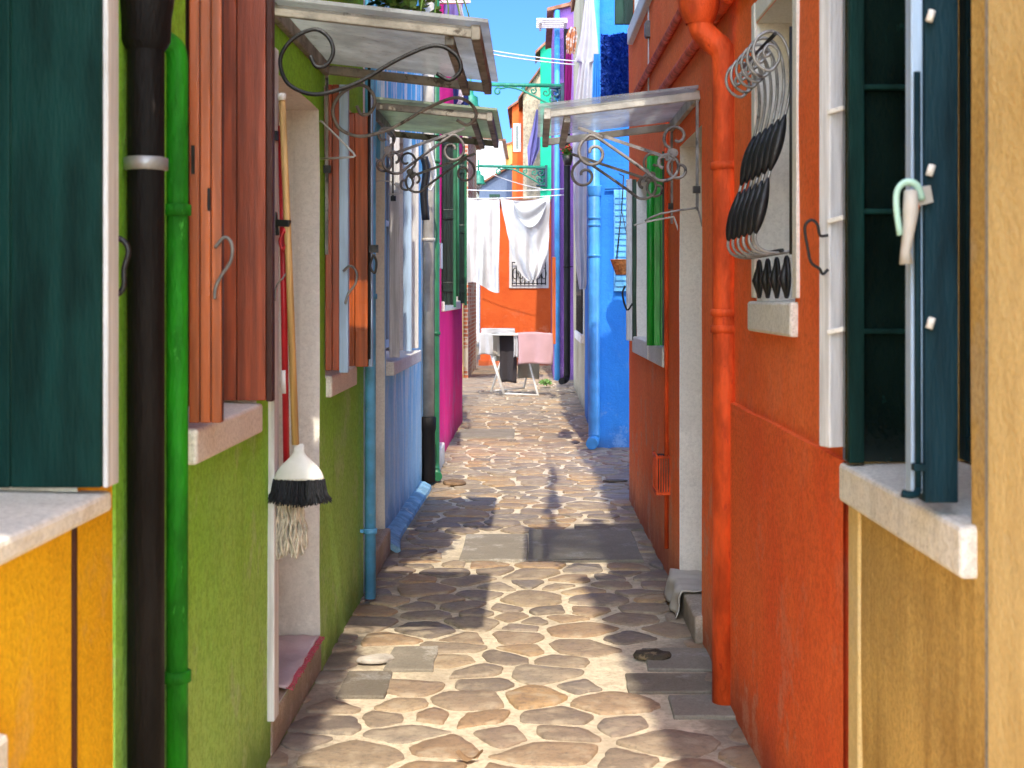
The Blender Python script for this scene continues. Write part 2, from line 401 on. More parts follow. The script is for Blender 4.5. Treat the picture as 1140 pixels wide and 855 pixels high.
for (x,y,r) in seeds:
    if any(xa-.03<x<xb+.03 and ya-.05<y<yb+.05 for xa,ya,xb,yb in SLABS): continue
    P=[(x-.6,y-.5),(x+.6,y-.5),(x+.6,y+.5),(x-.6,y+.5)]
    gap=rs.uniform(.008,.028)
    if 7.8<y<11.1: P=clip(P,-1,0,.79)
    if len(P)<3: continue
    for (a,b,c) in near(x,y,2):
        if (a,b)==(x,y): continue
        dx,dy=a-x,b-y; L=math.hypot(dx,dy)
        if L>1.1: continue
        f=.5+.5*(r-c)/(r+c)*.5
        P=clip(P,dx/L,dy/L,(dx*x+dy*y)/L+L*f-gap*(1+.5*nz(x*5,a*5)))
        if len(P)<3: break
    if len(P)<3: continue
    area=abs(sum(p[0]*q[1]-q[0]*p[1] for p,q in zip(P,P[1:]+P[:1])))/2
    if area<.0025: continue
    for it in range(2):                # round the corners, chip the outline
        cfr=(.13,.25)[it]; Q=[]
        for p,q in zip(P,P[1:]+P[:1]):
            Q+=[(p[0]+(q[0]-p[0])*cfr,p[1]+(q[1]-p[1])*cfr),(q[0]+(p[0]-q[0])*cfr,q[1]+(p[1]-q[1])*cfr)]
        P=Q
        if it==0: P=[(a+.018*nz(a*9,b*9,3),b+.018*nz(a*9,b*9,9)) for a,b in P]
    P=[p for a,b in zip(P,P[1:]+P[:1]) for p in (a,((a[0]+b[0])/2,(a[1]+b[1])/2))]
    P=[(a+.009*nz(a*26,b*26,3),b+.009*nz(a*26,b*26,9)) for a,b in P]
    n=len(P); cx=sum(p[0] for p in P)/n; cy=sum(p[1] for p in P)/n
    h=rs.uniform(.004,.010); tx,ty=rs.uniform(-.022,.022),rs.uniform(-.022,.022); vs=[]
    for k,(sc,dz) in enumerate(((1,-.012),(.985,h-.003),(.955,h),(.55,h+.001))):
        for a,b in P:
            X=cx+(a-cx)*sc; Y=cy+(b-cy)*sc
            vs.append((X,Y,dz+(tx*(X-cx)+ty*(Y-cy)+.004*nz(X*9,Y*9,7) if k else 0)))
    fs=[(k*n+i,k*n+(i+1)%n,(k+1)*n+(i+1)%n,(k+1)*n+i) for k in range(3) for i in range(n)]+[tuple(3*n+i for i in range(n))]
    if sum(p[0]*q[1]-q[0]*p[1] for p,q in zip(P,P[1:]+P[:1]))<0: fs=[f[::-1] for f in fs]
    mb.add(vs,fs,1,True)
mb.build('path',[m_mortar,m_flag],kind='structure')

# ------------------------------------------------------------------ building helpers
def facade(parent,xf,y0,y1,H,side,openings,mat,rev=m_rev,depth=3.4,amp=.006,seed=0,z0=0,ends=None,step=.22,label=None):
    """alley wall with openings (ya,yb,za,zb,d); side -1: body lies at -x, +1: at +x"""
    def P(y,z,d=0.): return Vector((xf(y)+side*d+amp*nz(y*1.7+seed,z*1.7,seed)+amp*.5*nz(y*6,z*6,seed+3), y, z))
    ys={y0,y1}; zs={z0,H}
    for o in openings: ys|={o[0],o[1]}; zs|={o[2],o[3]}
    def fill(s):
        s=sorted(s); out=[s[0]]
        for a,b in zip(s,s[1:]):
            n=max(1,int((b-a)/step))
            out+=[a+(b-a)*k/n for k in range(1,n+1)]
        return out
    ys=fill(ys); zs=fill(zs)
    mb=MB()
    def inside(a,b,c,d):
        ym=(a+b)/2; zm=(c+d)/2
        return any(o[0]<ym<o[1] and o[2]<zm<o[3] for o in openings)
    for a,b in zip(ys,ys[1:]):
        for c,d in zip(zs,zs[1:]):
            if inside(a,b,c,d): continue
            q=[P(a,c),P(b,c),P(b,d),P(a,d)]
            mb.add(q,[(0,1,2,3) if side<0 else (3,2,1,0)],0,False)
    for (ya,yb,za,zb,dp) in openings:
        zz=[z for z in zs if za<=z<=zb]; yy=[y for y in ys if ya<=y<=yb]
        for y in (ya,yb):
            for c,d in zip(zz,zz[1:]):
                mb.add([P(y,c),P(y,d),P(y,d,dp),P(y,c,dp)],[(0,1,2,3)],1)
        for z in (za,zb):
            for c,d in zip(yy,yy[1:]):
                mb.add([P(c,z),P(d,z),P(d,z,dp),P(c,z,dp)],[(0,1,2,3)],1)
        # dark back of the opening
        mb.add([P(ya,za,dp),P(yb,za,dp),P(yb,zb,dp),P(ya,zb,dp)],[(0,1,2,3)],1)
    X0,X1=xf(y0),xf(y1); B=side*depth
    for y,X in ((y0,X0),(y1,X1)):
        zc=[z0+(H-z0)*k/20 for k in range(21)]
        for c,d in zip(zc,zc[1:]):
            mb.add([P(y,c),(X+B,y,c),(X+B,y,d),P(y,d)],[(0,1,2,3)],2 if ends else 0)
    mb.add([(X0+B,y0,z0),(X1+B,y1,z0),(X1+B,y1,H),(X0+B,y0,H)],[(0,1,2,3)],0)
    return mb.build('wall',[mat,rev,ends or mat],parent,label)
def roof(parent,p0,p1,H,side,depth=3.4,rise=.8,mat=m_tile):
    """p0,p1: (x,y) of the two eave corners"""
    mb=MB(); t=.07
    (xa,ya),(xb,yb)=p0,p1; n=14
    r0=Vector((xa+side*(depth/2),ya,H+rise)); r1=Vector((xb+side*depth/2,yb,H+rise))
    e0=Vector((xa,ya,H+.02)); e1=Vector((xb,yb,H+.02)); b0=Vector((xa+side*(depth+.15),ya,H)); b1=Vector((xb+side*(depth+.15),yb,H))
    for (a,b,c,d) in ((e0,e1,r1,r0),(r0,r1,b1,b0)):
        up=Vector((0,0,t))
        mb.add([a,b,c,d,a+up,b+up,c+up,d+up],[(3,2,1,0),(4,5,6,7),(0,1,5,4),(1,2,6,5),(2,3,7,6),(3,0,4,7)])
    L=(e1-e0).length; k=max(2,int(L/.2))
    for i in range(k):
        f=(i+.5)/k; a=e0.lerp(e1,f)+Vector((0,0,t)); b=r0.lerp(r1,f)+Vector((0,0,t))
        mb.tube([a,b],.06,6)
    return mb.build('roof',mat,parent)
def window(parent,xf,side,ya,yb,za,zb,dp,mat=m_wood,mull=1):
    """frame and pane set back in an opening"""
    x=xf((ya+yb)/2)+side*(dp-.06); w=.055; e=.003
    mb=MB()
    ya+=e; yb-=e; za+=e; zb-=e
    mb.box((x,ya,za),(x+side*.05,ya+w,zb)); mb.box((x,yb-w,za),(x+side*.05,yb,zb))
    mb.box((x,ya+w,za),(x+side*.05,yb-w,za+w)); mb.box((x,ya+w,zb-w),(x+side*.05,yb-w,zb))
    for k in range(1,mull+1):
        yc=ya+(yb-ya)*k/(mull+1); mb.box((x-side*.004,yc-w/2,za+w),(x+side*.045,yc+w/2,zb-w))
    zc=za+(zb-za)*.6
    mb.box((x+side*.003,ya+w,zc-.02),(x+side*.04,yb-w,zc+.02))
    wn=mb.build('window',mat,parent,bevel=.004)
    p=MB(); p.box((x+side*.02,ya+w,za+w),(x+side*.028,yb-w,zb-w)); p.build('pane',m_glass,wn)
    return wn
def sill(parent,xf,side,ya,yb,z0,z1,out,mat=m_stone,inn=.27,label=None):
    mb=MB(); n=4
    for i in range(n):
        a=ya+(yb-ya)*i/n; b=ya+(yb-ya)*(i+1)/n
    xa,xb=xf(ya),xf(yb); s=side
    vs=[(xa-s*out,ya,z0),(xb-s*out,yb,z0),(xb+s*inn,yb,z0),(xa+s*inn,ya,z0),
        (xa-s*out,ya,z1-.008),(xb-s*out,yb,z1-.008),(xb+s*inn,yb,z1),(xa+s*inn,ya,z1)]
    mb.add(vs,[(0,3,2,1),(4,5,6,7),(0,1,5,4),(1,2,6,5),(2,3,7,6),(3,0,4,7)])
    return mb.build('window_sill',mat,parent,label,bevel=.009)
def shutter(parent,h,ang,w,z0,z1,t=.035,boards=3,mats=None,label=None,rails=(.12,.88),edge=.0,lines=()):
    """leaf from hinge h=(x,y), running in direction ang (deg), w wide. mats: face, edge"""
    M=Matrix.Translation((h[0],h[1],0))@Matrix.Rotation(R(ang),4,'Z')
    mb=MB(); bw=(w-edge)/boards; gp=.0014
    for i in range(boards):
        mb.box((i*bw+gp,-t/2,z0),((i+1)*bw-gp,t/2,z1),0,M)
    mb.box((0,-t/2+.006,z0+.004),(w-edge,t/2-.006,z1-.004),2,M)
    if edge: mb.box((w-edge+.001,-t/2-.002,z0-.003),(w,t/2+.002,z1+.003),1,M)
    H=z1-z0
    for r in rails:
        for sgn in (-1,1):
            mb.box((.012,sgn*t/2,z0+H*r-.045),(w-edge-.012,sgn*(t/2+.014),z0+H*r+.045),0,M)
    for zl in lines:
        mb.box((.02,-t/2-.010,zl-.005),(w-.02,-t/2-.002,zl+.005),3,M)
    o=mb.build('shutter',mats,parent,label,bevel=.0025)
    return o
def wiretube(name,pts,r,m,parent=None,n=8,seg=6,label=None):
    mb=MB(); mb.tube(cr(pts,seg),r,n); return mb.build(name,m,parent,label)

XL=lambda y:-.85
XR=lambda y:.765-.0064*y

# ------------------------------------------------------------------ YELLOW house (near left)
H1=thing('yellow_house','mustard yellow stuccoed house at the near left with a dark teal shutter and cream sill','house',(-.85,1,0))
facade(H1,XL,-.2,2.785,4.2,-1,[(1.3,2.57,1.125,2.5,.3)],m_yellow,seed=1)
roof(H1,(-.60,-.3),(-.60,2.78),4.2,-1)  # unseen eave, overhang widened so its shadow falls along the wall foot
sill(H1,XL,-1,1.2,2.60,1.095,1.142,.055)
window(H1,XL,-1,1.3,2.57,1.142,2.5,.3,m_woodd)
mb=MB(); mb.box((-.84,-.15,.01),(-.86,2.512,1.09)); mb.build('plaster_panel',m_yellow,H1,bevel=.012)
mb=MB(); mb.box((-.836,2.514,.01),(-.86,2.524,1.09)); mb.build('joint_shade',m_woodd,H1)  # dark strip painting in the shade of the groove beside the panel
mb=MB(); mb.box((-.80,1.8,.45),(-.845,2.105,.835)); mb.build('stone_block',m_stone,H1,bevel=.01)
s=shutter(H1,(-1.13,2.555),0,.335,1.148,2.46,.045,2,[m_teal,m_weath,m_dkg],'dark teal board shutter standing open across the reveal',(),.0)
mb=MB(); mb.box((-.793,2.534,1.148),(-.783,2.60,2.46)); mb.box((-.80,2.60,1.16),(-.79,2.605,2.46)); mb.build('edge_strip',m_weath,s,bevel=.003)
mb=MB(); mb.box((-.828,2.640,1.15),(-.812,2.660,2.46)); mb.build('yellow_frame_edge',m_yellow,H1)
for za,zb in ((1.66,1.80),(1.155,1.20)):
    mb=MB(); mb.box((-.816,2.645,za),(-.806,2.668,zb)); mb.build('hinge',m_iron,s)
wiretube('shutter_hook',[A(106,264,2.62),A(124,264,2.62),A(137,268,2.62),A(143,280,2.62),A(138,300,2.62),A(138,318,2.62),A(132,327,2.62),A(122,329,2.62),A(108,327,2.62)],.0055,m_iron,s)

# ------------------------------------------------------------------ GREEN house (left)
H2=thing('green_house','lime green stuccoed house on the left with red brown shutters and a pale doorway','house',(-.85,4.8,0))
OP=[(3.36,4.22,1.165,2.62,.22),(4.48,5.47,.14,2.24,.24),(5.62,6.46,1.165,2.36,.22)]
facade(H2,XL,2.79,6.88,4.3,-1,OP,m_green,seed=2)
roof(H2,(-.80,2.82),(-.80,6.88),4.3,-1)
for (a,b,c,d,e) in (OP[0],OP[2]):
    window(H2,XL,-1,a,b,c,d,e,m_woodd); sill(H2,XL,-1,a+.02,b-.02,1.085,1.182,.025)
mb=MB(); mb.box((-1.09,4.483,.14),(-1.05,5.467,2.235))
for k in range(6): mb.box((-1.048,4.52+k*.155,.2),(-1.043,4.66+k*.155,2.2))
d=mb.build('door',m_woodd,H2,bevel=.003); mb=MB(); mb.lathe((-1.03,4.62,1.1),[(0,-.03),(.025,-.025),(.03,0),(.025,.025),(0,.03)],12); mb.build('door_knob',m_zinc,d)
mb=MB(); mb.box((-.846,4.46,.0),(-1.04,5.50,.142)); mb.build('doorstep',m_steps,H2,bevel=.012)
mb=MB(); mb.box((-.853,4.40,.14),(-.828,4.478,2.3)); mb.build('door_trim',m_weath,H2,bevel=.004)
# shutters: near leaf, far leaf of each window
MW=[m_wood2,m_woodd,m_woodd]
a=shutter(H2,(-.846,3.39),0,.082,1.19,2.60,.03,3,MW,'orange brown plank shutter leaf folded at the near side',(),0)
mb=MB(); mb.box((-.838,3.37,1.80),(-.830,3.374,1.87)); mb.build('latch_plate',m_iron,a)
mb=MB(); mb.box((-.798,3.368,1.71),(-.792,3.374,1.765)); mb.build('latch_plate',m_iron,a)
wiretube('shutter_hook',[A(239,276,3.36),A(250,264,3.36),A(258,272,3.36),A(257,290,3.36),A(247,306,3.36),A(240,320,3.36),A(239,333,3.36)],.0042,m_irong,a)
b=shutter(H2,(-.985,4.17),0,.198,1.186,2.60,.035,2,[m_wood,m_woodd,m_woodd],'red brown shutter leaf standing at the far side of the window',(),.02)
a=shutter(H2,(-.846,5.60),0,.058,1.20,2.36,.03,2,[m_wood,m_paleblue,m_woodd],'narrow brown shutter leaf with pale blue edge',(),0)
mb=MB(); mb.box((-.789,5.585,1.19),(-.752,5.62,2.36)); mb.build('edge_strip',m_paleblue,a,bevel=.003)
wiretube('shutter_hook',[A(382,302,5.55),A(390,296,5.55),A(397,303,5.55),A(396,315,5.55),A(388,327,5.55),A(384,338,5.55)],.005,m_irong,a)
b=shutter(H2,(-.90,6.47),0,.125,1.17,2.36,.04,2,[m_wood2,m_woodd,m_woodd],'orange brown shutter leaf by the blue pipe',(),0)
mb=MB(); mb.box((-.772,6.45,1.17),(-.757,6.50,2.45)); mb.build('edge_strip',m_paleblue,b)
mb=MB(); mb.tube([A(411,60,6.4),A(411,400,6.4)],.007,6); mb.build('shutter_rod',m_iron,b)
mb=MB(); mb.bar(A(411,277,6.35),A(421,277,6.35),.02,.035); mb.tube(cr([A(416,283,6.35),A(412,296,6.35),A(417,304,6.35),A(419,292,6.35),A(416,283,6.35)]),.006,6); mb.build('latch',m_iron,b)

# rack of broom and mop on the door trim
clip=thing('tool_clip','black clip fixed to the pale door trim holding the broom and mop','tool clip',tuple(A(316,250,4.42)))
mb=MB(); mb.bar(A(308,248,4.41),A(323,249,4.40),.02,.022); mb.bar(A(306,236,4.42),A(309,262,4.42),.012,.012); mb.build('clip_arm',m_iron,clip,bevel=.002)
mb=MB(); mb.tube(cr([A(317,254,4.40),A(312,268,4.40),A(315,278,4.40),A(320,268,4.40),A(317,254,4.40)]),.006,6); mb.build('clip_loop',m_redp,clip)
mb=MB(); mb.tube(cr([A(321,280,4.40),A(323,295,4.40),A(316,308,4.40),A(308,318,4.40),A(306,335,4.40)]),.003,6); mb.build('spring_wire',m_irong,clip)

YB=4.40
br=thing('broom','upright broom with wooden handle, white head and black bristles hanging beside the doorway','broom',tuple(A(335,560,YB)))
mb=MB(); mb.tube([A(314,108,YB+.02),A(322,300,YB),A(329,495,YB)],[.011,.0115,.012],12); mb.build('handle',m_stick,br)
mb=MB(); mb.tube([A(313.5,104,YB+.02),A(314,112,YB+.02)],.0135,12); mb.build('hanging_cap',m_plast,br)
c=A(333,534,YB)
prof=[(.0,.114),(.016,.114),(.018,.088),(.021,.080),(.034,.068),(.050,.053),(.064,.038),(.074,.022),(.079,.008),(.081,0),(.0,0)]
mb=MB(); mb.lathe(c,prof,28,0,1.0,.32); mb.build('broom_head',m_plast,br)
mb=MB()
for i in range(520):
    th=random.random()*2*PI; r=math.sqrt(random.random())
    x=math.cos(th)*r*.084; y=math.sin(th)*r*.025
    fl=1.28+random.uniform(-.05,.08); q=c+Vector((x*fl+random.uniform(-.004,.004),y*1.9,-.078+.012*abs(x/.08)+random.uniform(-.010,.006)))
    mb.tube([c+Vector((x,y,.002)),c+Vector((x*1.1,y*1.3,-.04)),q],[.0028,.0026,.0012],4,0,False)
mb.build('bristles',m_brist,br)

YM=4.47
mp=thing('mop','string mop with red handle and beige cotton strands hanging behind the broom','mop',tuple(A(318,615,YM)))
mb=MB(); mb.tube([A(313,140,YM),A(316,330,YM),A(319,520,YM)],.0105,12); mb.build('handle',m_redp,mp)
mb=MB(); mb.tube([A(316.5,412,YM),A(317,438,YM)],.0112,12); mb.build('handle_sticker',m_plast,mp)
mb=MB(); mb.lathe(A(319,545,YM),[(.012,.08),(.02,.06),(.03,.02),(.035,0),(0,0)],14); mb.build('mop_socket',m_plast,mp)
mb=MB()
for i in range(110):
    th=random.random()*2*PI; r=math.sqrt(random.random()); p=A(319,548,YM)+Vector((math.cos(th)*r*.046,math.sin(th)*r*.036,0))
    L=random.uniform(.15,.215); pts=[]
    ph=random.random()*6
    for k in range(9):
        t=k/8; pts.append(p+Vector(((p.x-A(319,548,YM).x)*.55*t+.004*math.sin(ph+k*1.7),(.5*(p.y-YM))*t+.004*math.cos(ph+k*1.5),-L*t)))
    mb.tube(pts,.0042,5,0,False)
mb.build('strands',m_string,mp)

# cloth on the doorstep
t=thing('doorstep_cloth','folded pinkish cloth with red fringe lying on the left doorstep','cloth',(-.93,5.1,.145))
mb=MB(); mb.sheet(lambda u,v:(-1.03+u*.185+.01*nz(v*6,1),4.72+v*.72,.148+.010*(1+nz(u*4,v*9))+.006*math.sin(v*16)*u),14,36); mb.build('fabric',c_mat,t,solid=.008)
mb=MB()
for i in range(60):
    y=4.72+i*.012; mb.tube([(-.848,y,.158),(-.838+random.uniform(0,.015),y+random.uniform(-.01,.01),.158),(-.832+random.uniform(-.004,.008),y+random.uniform(-.01,.01),.150)],.0022,4,0,False)
mb.build('fringe',c_fringe,t)

# ------------------------------------------------------------------ drainpipes
def drainpipe(label,mat,pts,r,collars=(),mcol=None,group='drainpipes on the house fronts',sockets=(),brk=True,wall=None):
    t=thing('drainpipe',label,'drainpipe',tuple(pts[0]),group)
    mb=MB(); mb.tube(pts,r,16); mb.build('pipe',mat,t)
    for c in collars:
        mb=MB(); mb.lathe((c[0],c[1],c[2]-.014),[(r+.001,0),(r+.007,.002),(r+.007,.026),(r+.001,.028)],18)
        if wall is not None: mb.bar((c[0],c[1],c[2]),(wall,c[1],c[2]),.012,.016)
        mb.build('collar',mcol or mat,t)
    for c in sockets:
        mb=MB(); mb.lathe((c[0],c[1],c[2]),[(r+.001,-.02),(r+.012,0),(r+.014,.05),(r+.018,.075),(r+.02,.09),(r+.001,.092)],18); mb.build('socket',mat,t)
    return t
x=-.805
drainpipe('fat dark iron drainpipe where the yellow house meets the green house',m_pipeblk,[(x,2.86,0),(x,2.86,2.08),(x,2.86,4.15)],.038,[(x,2.86,1.775)],m_zinc,wall=-.85,sockets=[(x,2.86,2.03)])
x=-.825
drainpipe('thin bright green pipe with a bent top on the green house',m_pipegrn,[(x,3.19,0),(x,3.19,1.0),(x,3.19,2.02)]+[tuple(p) for p in cr([(x,3.19,2.05),(x-.006,3.186,2.075),(x-.025,3.17,2.088),(x-.05,3.15,2.088)],4)],.0245,[(x,3.19,1.70),(x,3.19,.62)],wall=-.85)
x=-.80
drainpipe('sky blue drainpipe between the green house and the worn blue house',m_ltblue,[(x,6.75,.02),(x,6.75,2),(x,6.75,4.2)],.027,[(x,6.75,.35),(x,6.75,1.5)],wall=-.85)
t=drainpipe('grey drainpipe with a black cast iron foot beside the worn blue house',m_pipegry,[(-.835,10.95,.45),(-.835,10.95,4.65)],.045,[(-.835,10.95,1.95),(-.835,10.95,3.7)],wall=-.9)
mb=MB(); mb.lathe((-.835,10.95,.02),[(.05,0),(.054,.02),(.052,.1),(.052,.40),(.060,.43),(.060,.52),(.045,.525)],18); mb.build('iron_foot',m_pipeblk,t)
drainpipe('dark green drainpipe with an outlet bend beside the magenta house',m_pipedkg,[(-.765,11.0,.06)]+[tuple(p) for p in cr([(-.79,11.16,.07),(-.80,11.2,.12),(-.80,11.2,.25)],4)]+[(-.80,11.2,4.65)],.036,[(-.80,11.2,1.2),(-.80,11.2,2.6)],wall=-.85)
xp=.703; yp=5.06
t=drainpipe('thick red drainpipe with a swan neck on the red house',m_pipered,[(xp,yp,0),(xp,yp,1.2),(xp,yp,2.28)]+[tuple(p) for p in cr([(xp,yp,2.32),(xp-.01,yp,2.40),(xp-.05,yp,2.44),(xp-.085,yp,2.48),(xp-.095,yp,2.53)],5)]+[(xp-.095,yp,2.60)],.047,[(xp,yp,1.38),(xp,yp,1.44),(xp,yp,1.98)],wall=.75)
mb=MB(); mb.lathe((xp-.095,yp,2.50),[(.05,0),(.062,.02),(.075,.06),(.08,.12),(.085,.3),(.09,.6),(.05,2.9)],18); mb.build('hopper',m_pipered,t)
x=.595; y=13.52
drainpipe('bright blue drainpipe standing at the corner of the bright blue house',m_blpipe,[(x-.03,y-.16,.07),(x-.015,y-.07,.08)]+[tuple(p) for p in cr([(x-.005,y-.02,.10),(x,y,.18),(x,y,.3)],4)]+[(x,y,5.6)],.058,[(x,y,2.2),(x,y,2.27),(x,y,1.9)],wall=.66,sockets=[(x,y,2.5)])
x=.565; y=23.2
t=drainpipe('black drainpipe with a boot foot beyond the beige wall',m_pipeblk,[(x-.1,y-.2,.08),(x-.04,y-.08,.09)]+[tuple(p) for p in cr([(x-.01,y-.02,.12),(x,y,.22),(x,y,.4)],4)]+[(x,y,6)],.055,[(x,y,2.)],wall=.66)

# ------------------------------------------------------------------ BLUE worn house (left)
def XB(y):
    for (a,xa),(b,xb) in zip([(0,-.855),(6.9,-.855),(8.05,-.865),(8.5,-.915),(10.6,-.885)],[(6.9,-.855),(8.05,-.865),(8.5,-.915),(10.6,-.885),(40,-.885)]):
        if a<=y<=b: return xa+(xb-xa)*(y-a)/(b-a)
H3=thing('blue_house','worn blue and white stuccoed house on the left with peeling paint','house',(-.86,8.7,0))
OP=[(7.22,8.0,.14,2.26,.25),(8.55,10.1,1.095,2.62,.22)]
facade(H3,XB,6.9,11.22,4.7,-1,OP,m_blueL,seed=3)
roof(H3,(-.80,6.9),(-.80,11.2),4.7,-1)
window(H3,XB,-1,8.55,10.1,1.13,2.62,.2,m_paleblue)
sill(H3,XB,-1,8.40,10.25,1.015,1.11,.055)
mb=MB(); mb.box((-1.10,7.223,.142),(-1.06,7.997,2.255)); mb.build('door',m_woodd,H3)
mb=MB(); mb.box((-.835,7.15,0),(-1.05,8.05,.148)); mb.build('doorstep',m_steps,H3,bevel=.012)
mb=MB(); q=[]
for i in range(21):
    y=8.08+i*.135; x=XB(y); q.append([(x-.03,y,.055),(x+.035,y,.05),(x+.085+.006*nz(y*3,2),y,.022),(x+.097+.006*nz(y*3,2),y,-.03)])
for a,b in zip(q,q[1:]):
    for k in range(3): mb.add([a[k],b[k],b[k+1],a[k+1]],[(0,1,2,3)],0,True)
mb.add(q[0],[(0,1,2,3)])
mb.build('kerb',m_kerb,H3)
shutter(H3,(-.90,8.58),8,.065,1.12,2.6,.035,1,[m_weath,m_weath,m_weath],None,(),0)
shutter(H3,(-.905,9.55),4,.06,1.12,2.6,.035,1,[m_paleblue,m_paleblue,m_weath],None,(),0)
shutter(H3,(-.90,10.12),0,.055,1.12,2.6,.035,1,[m_weath,m_weath,m_weath],None,(),0)
mb=MB(); mb.tube(cr([A(472,175,10.4),A(475,190,10.4),A(472,215,10.4),A(474,245,10.4)],4),.03,8)
mb.build('old_cable',m_iron,H3)

# ------------------------------------------------------------------ MAGENTA house
H4=thing('magenta_house','magenta stuccoed house on the left with bottle green shutters','house',(-.85,13.5,0))
OP=[(11.36,12.15,.18,2.5,.22),(12.75,15.5,1.445,3.1,.2)]
facade(H4,XL,11.24,16.45,5.5,-1,OP,m_mag,seed=4)
roof(H4,(-.80,11.25),(-.80,16.5),5.5,-1)
window(H4,XL,-1,12.75,15.5,1.46,3.1,.2,m_woodd)
sill(H4,XL,-1,12.7,15.55,1.36,1.46,.03)
mb=MB(); mb.box((-1.06,11.363,.182),(-1.02,12.147,2.495)); mb.build('door',m_dkg,H4)
mb=MB(); mb.box((-.80,11.3,0),(-1.01,12.4,.188)); mb.build('doorstep',m_stone,H4,bevel=.012)
MG=[m_dkg2,m_dkg2,m_iron]
for yh,w in ((12.74,.13),(15.5,.095)):
    s=shutter(H4,(-.85,yh),2,w,1.42,3.1,.04,3,MG,None,(.1,.5,.9),0)
    mb=MB(); mb.box((-.85+w-.02,yh-.032,1.40),(-.85+w+.006,yh-.024,3.1)); mb.build('edge_strip',m_pipedkg,s)
mb=MB(); mb.tube([(-.70,12.7,1.5),(-.70,12.7,3.1)],.014,8); mb.build('shutter_rod',m_pipedkg,H4)
mb=MB(); mb.box((-.845,12.3,1.75),(-.825,12.5,1.98)); mb.build('house_plate',m_weath,H4,bevel=.004)

# ------------------------------------------------------------------ awnings
BR1=[(.133,2.278),(.153,2.243),(.187,2.249),(.207,2.292),(.19,2.339),(.144,2.362),(.075,2.33),(.037,2.267),(.055,2.197),(.104,2.163),(.159,2.154),(.233,2.171),(.308,2.203),(.418,2.267),(.53,2.31),(.597,2.284),(.617,2.235),(.582,2.2),(.539,2.22)]
def spiral(c,r0,r1,a0,a1,n=14):
    return [(c[0]+(r0+(r1-r0)*k/n)*math.cos(R(a0+(a1-a0)*k/n)), c[1]+(r0+(r1-r0)*k/n)*math.sin(R(a0+(a1-a0)*k/n))) for k in range(n+1)]
BR2a=spiral((.46,-.17),.015,.075,-360,90,16)+[(.36,-.16),(.24,-.245)]+spiral((.15,-.22),.075,.018,-60,-420,16)
BR2b=spiral((.10,-.10),.015,.062,300,-60,14)+[(.145,-.20)]+spiral((.09,-.24),.055,.014,60,-300,14)
def awning(label,wx,side,ya,yb,out,zw,zo,mpan,mets,style,rodlen=.75,mfr=None):
    """wx wall x, side -1 when the wall is on the left"""
    D=lambda d,y,z:(wx-side*d,y,z)
    t=thing('awning',label,'awning',D(0,(ya+yb)/2,zw),'awnings over the doorways')
    mb=MB()
    for y in (ya,yb): mb.bar(D(0,y,zw),D(out,y,zo),.022,.036,0)
    mb.bar(D(out,ya-.018,zo),D(out,yb+.018,zo),.03,.05,0)
    mb.bar(D(out*.87,ya+.02,zo-.02),D(out*.87,yb-.02,zo-.02),.03,.03,0)
    mb.bar(D(.012,ya,zw),D(.012,yb,zw),.024,.05,0)
    mb.build('frame',mfr or m_frame,t,bevel=.004)
    mb=MB(); dz=.012
    p=[D(.01,ya-.03,zw+.030),D(out+.04,ya-.03,zo+.028),D(out+.04,yb+.03,zo+.028),D(.01,yb+.03,zw+.030)]
    q=[(a,b,c+dz) for a,b,c in p]
    mb.add(p+q,[(0,1,2,3),(7,6,5,4),(0,1,5,4),(1,2,6,5),(2,3,7,6),(3,0,4,7)])
    mb.build('panel',mpan,t)
    for i,y in enumerate((ya,yb)):
        mb=MB()
        if style==1:
            mb.tube(cr([D(d,y,z-2.38+zo+.03) for d,z in BR1],5),.0068,8)
        else:
            k=out/.66
            mb.tube(cr([D(d*k,y,z+zo) for d,z in BR2a],3),.0075,7)
            mb.tube(cr([D(d*k,y,z+zo) for d,z in BR2b],3),.007,7)
            mb.bar(D(.11,y,zo-.20),D(out*.8,y,zo-.06),.009,.014)
            mb.tube([D(.115,y-.012,zo-.17),D(.115,y+.012,zo-.17)],.02,8)
        mb.bar(D(.012,y,zw-.01),D(.012,y,zw-rodlen),.012,.012)
        mb.build('bracket',mets[i],t)
        mb=MB(); mb.bar(D(.0,y,zo-.33),D(.03,y,zo-.33),.03,.03); mb.build('wall_fixing',m_iron,t)
    return t
awning('cloudy glass awning with curled iron brackets over the broom doorway on the left',-.85,-1,4.42,5.58,.665,2.42,2.345,m_panel,[m_iron,m_irong],1)
awning('greenish glass awning with scrolled brackets over the blue house doorway',-.86,-1,7.05,8.3,.635,2.48,2.42,m_panelg,[m_irong,m_irong],2,.4)
awning('clear glass awning with scrolled brackets over the red house doorway on the right',.725,1,6.0,7.1,.665,2.375,2.295,m_panelw,[m_irong,m_irong],2,.5,m_framew)

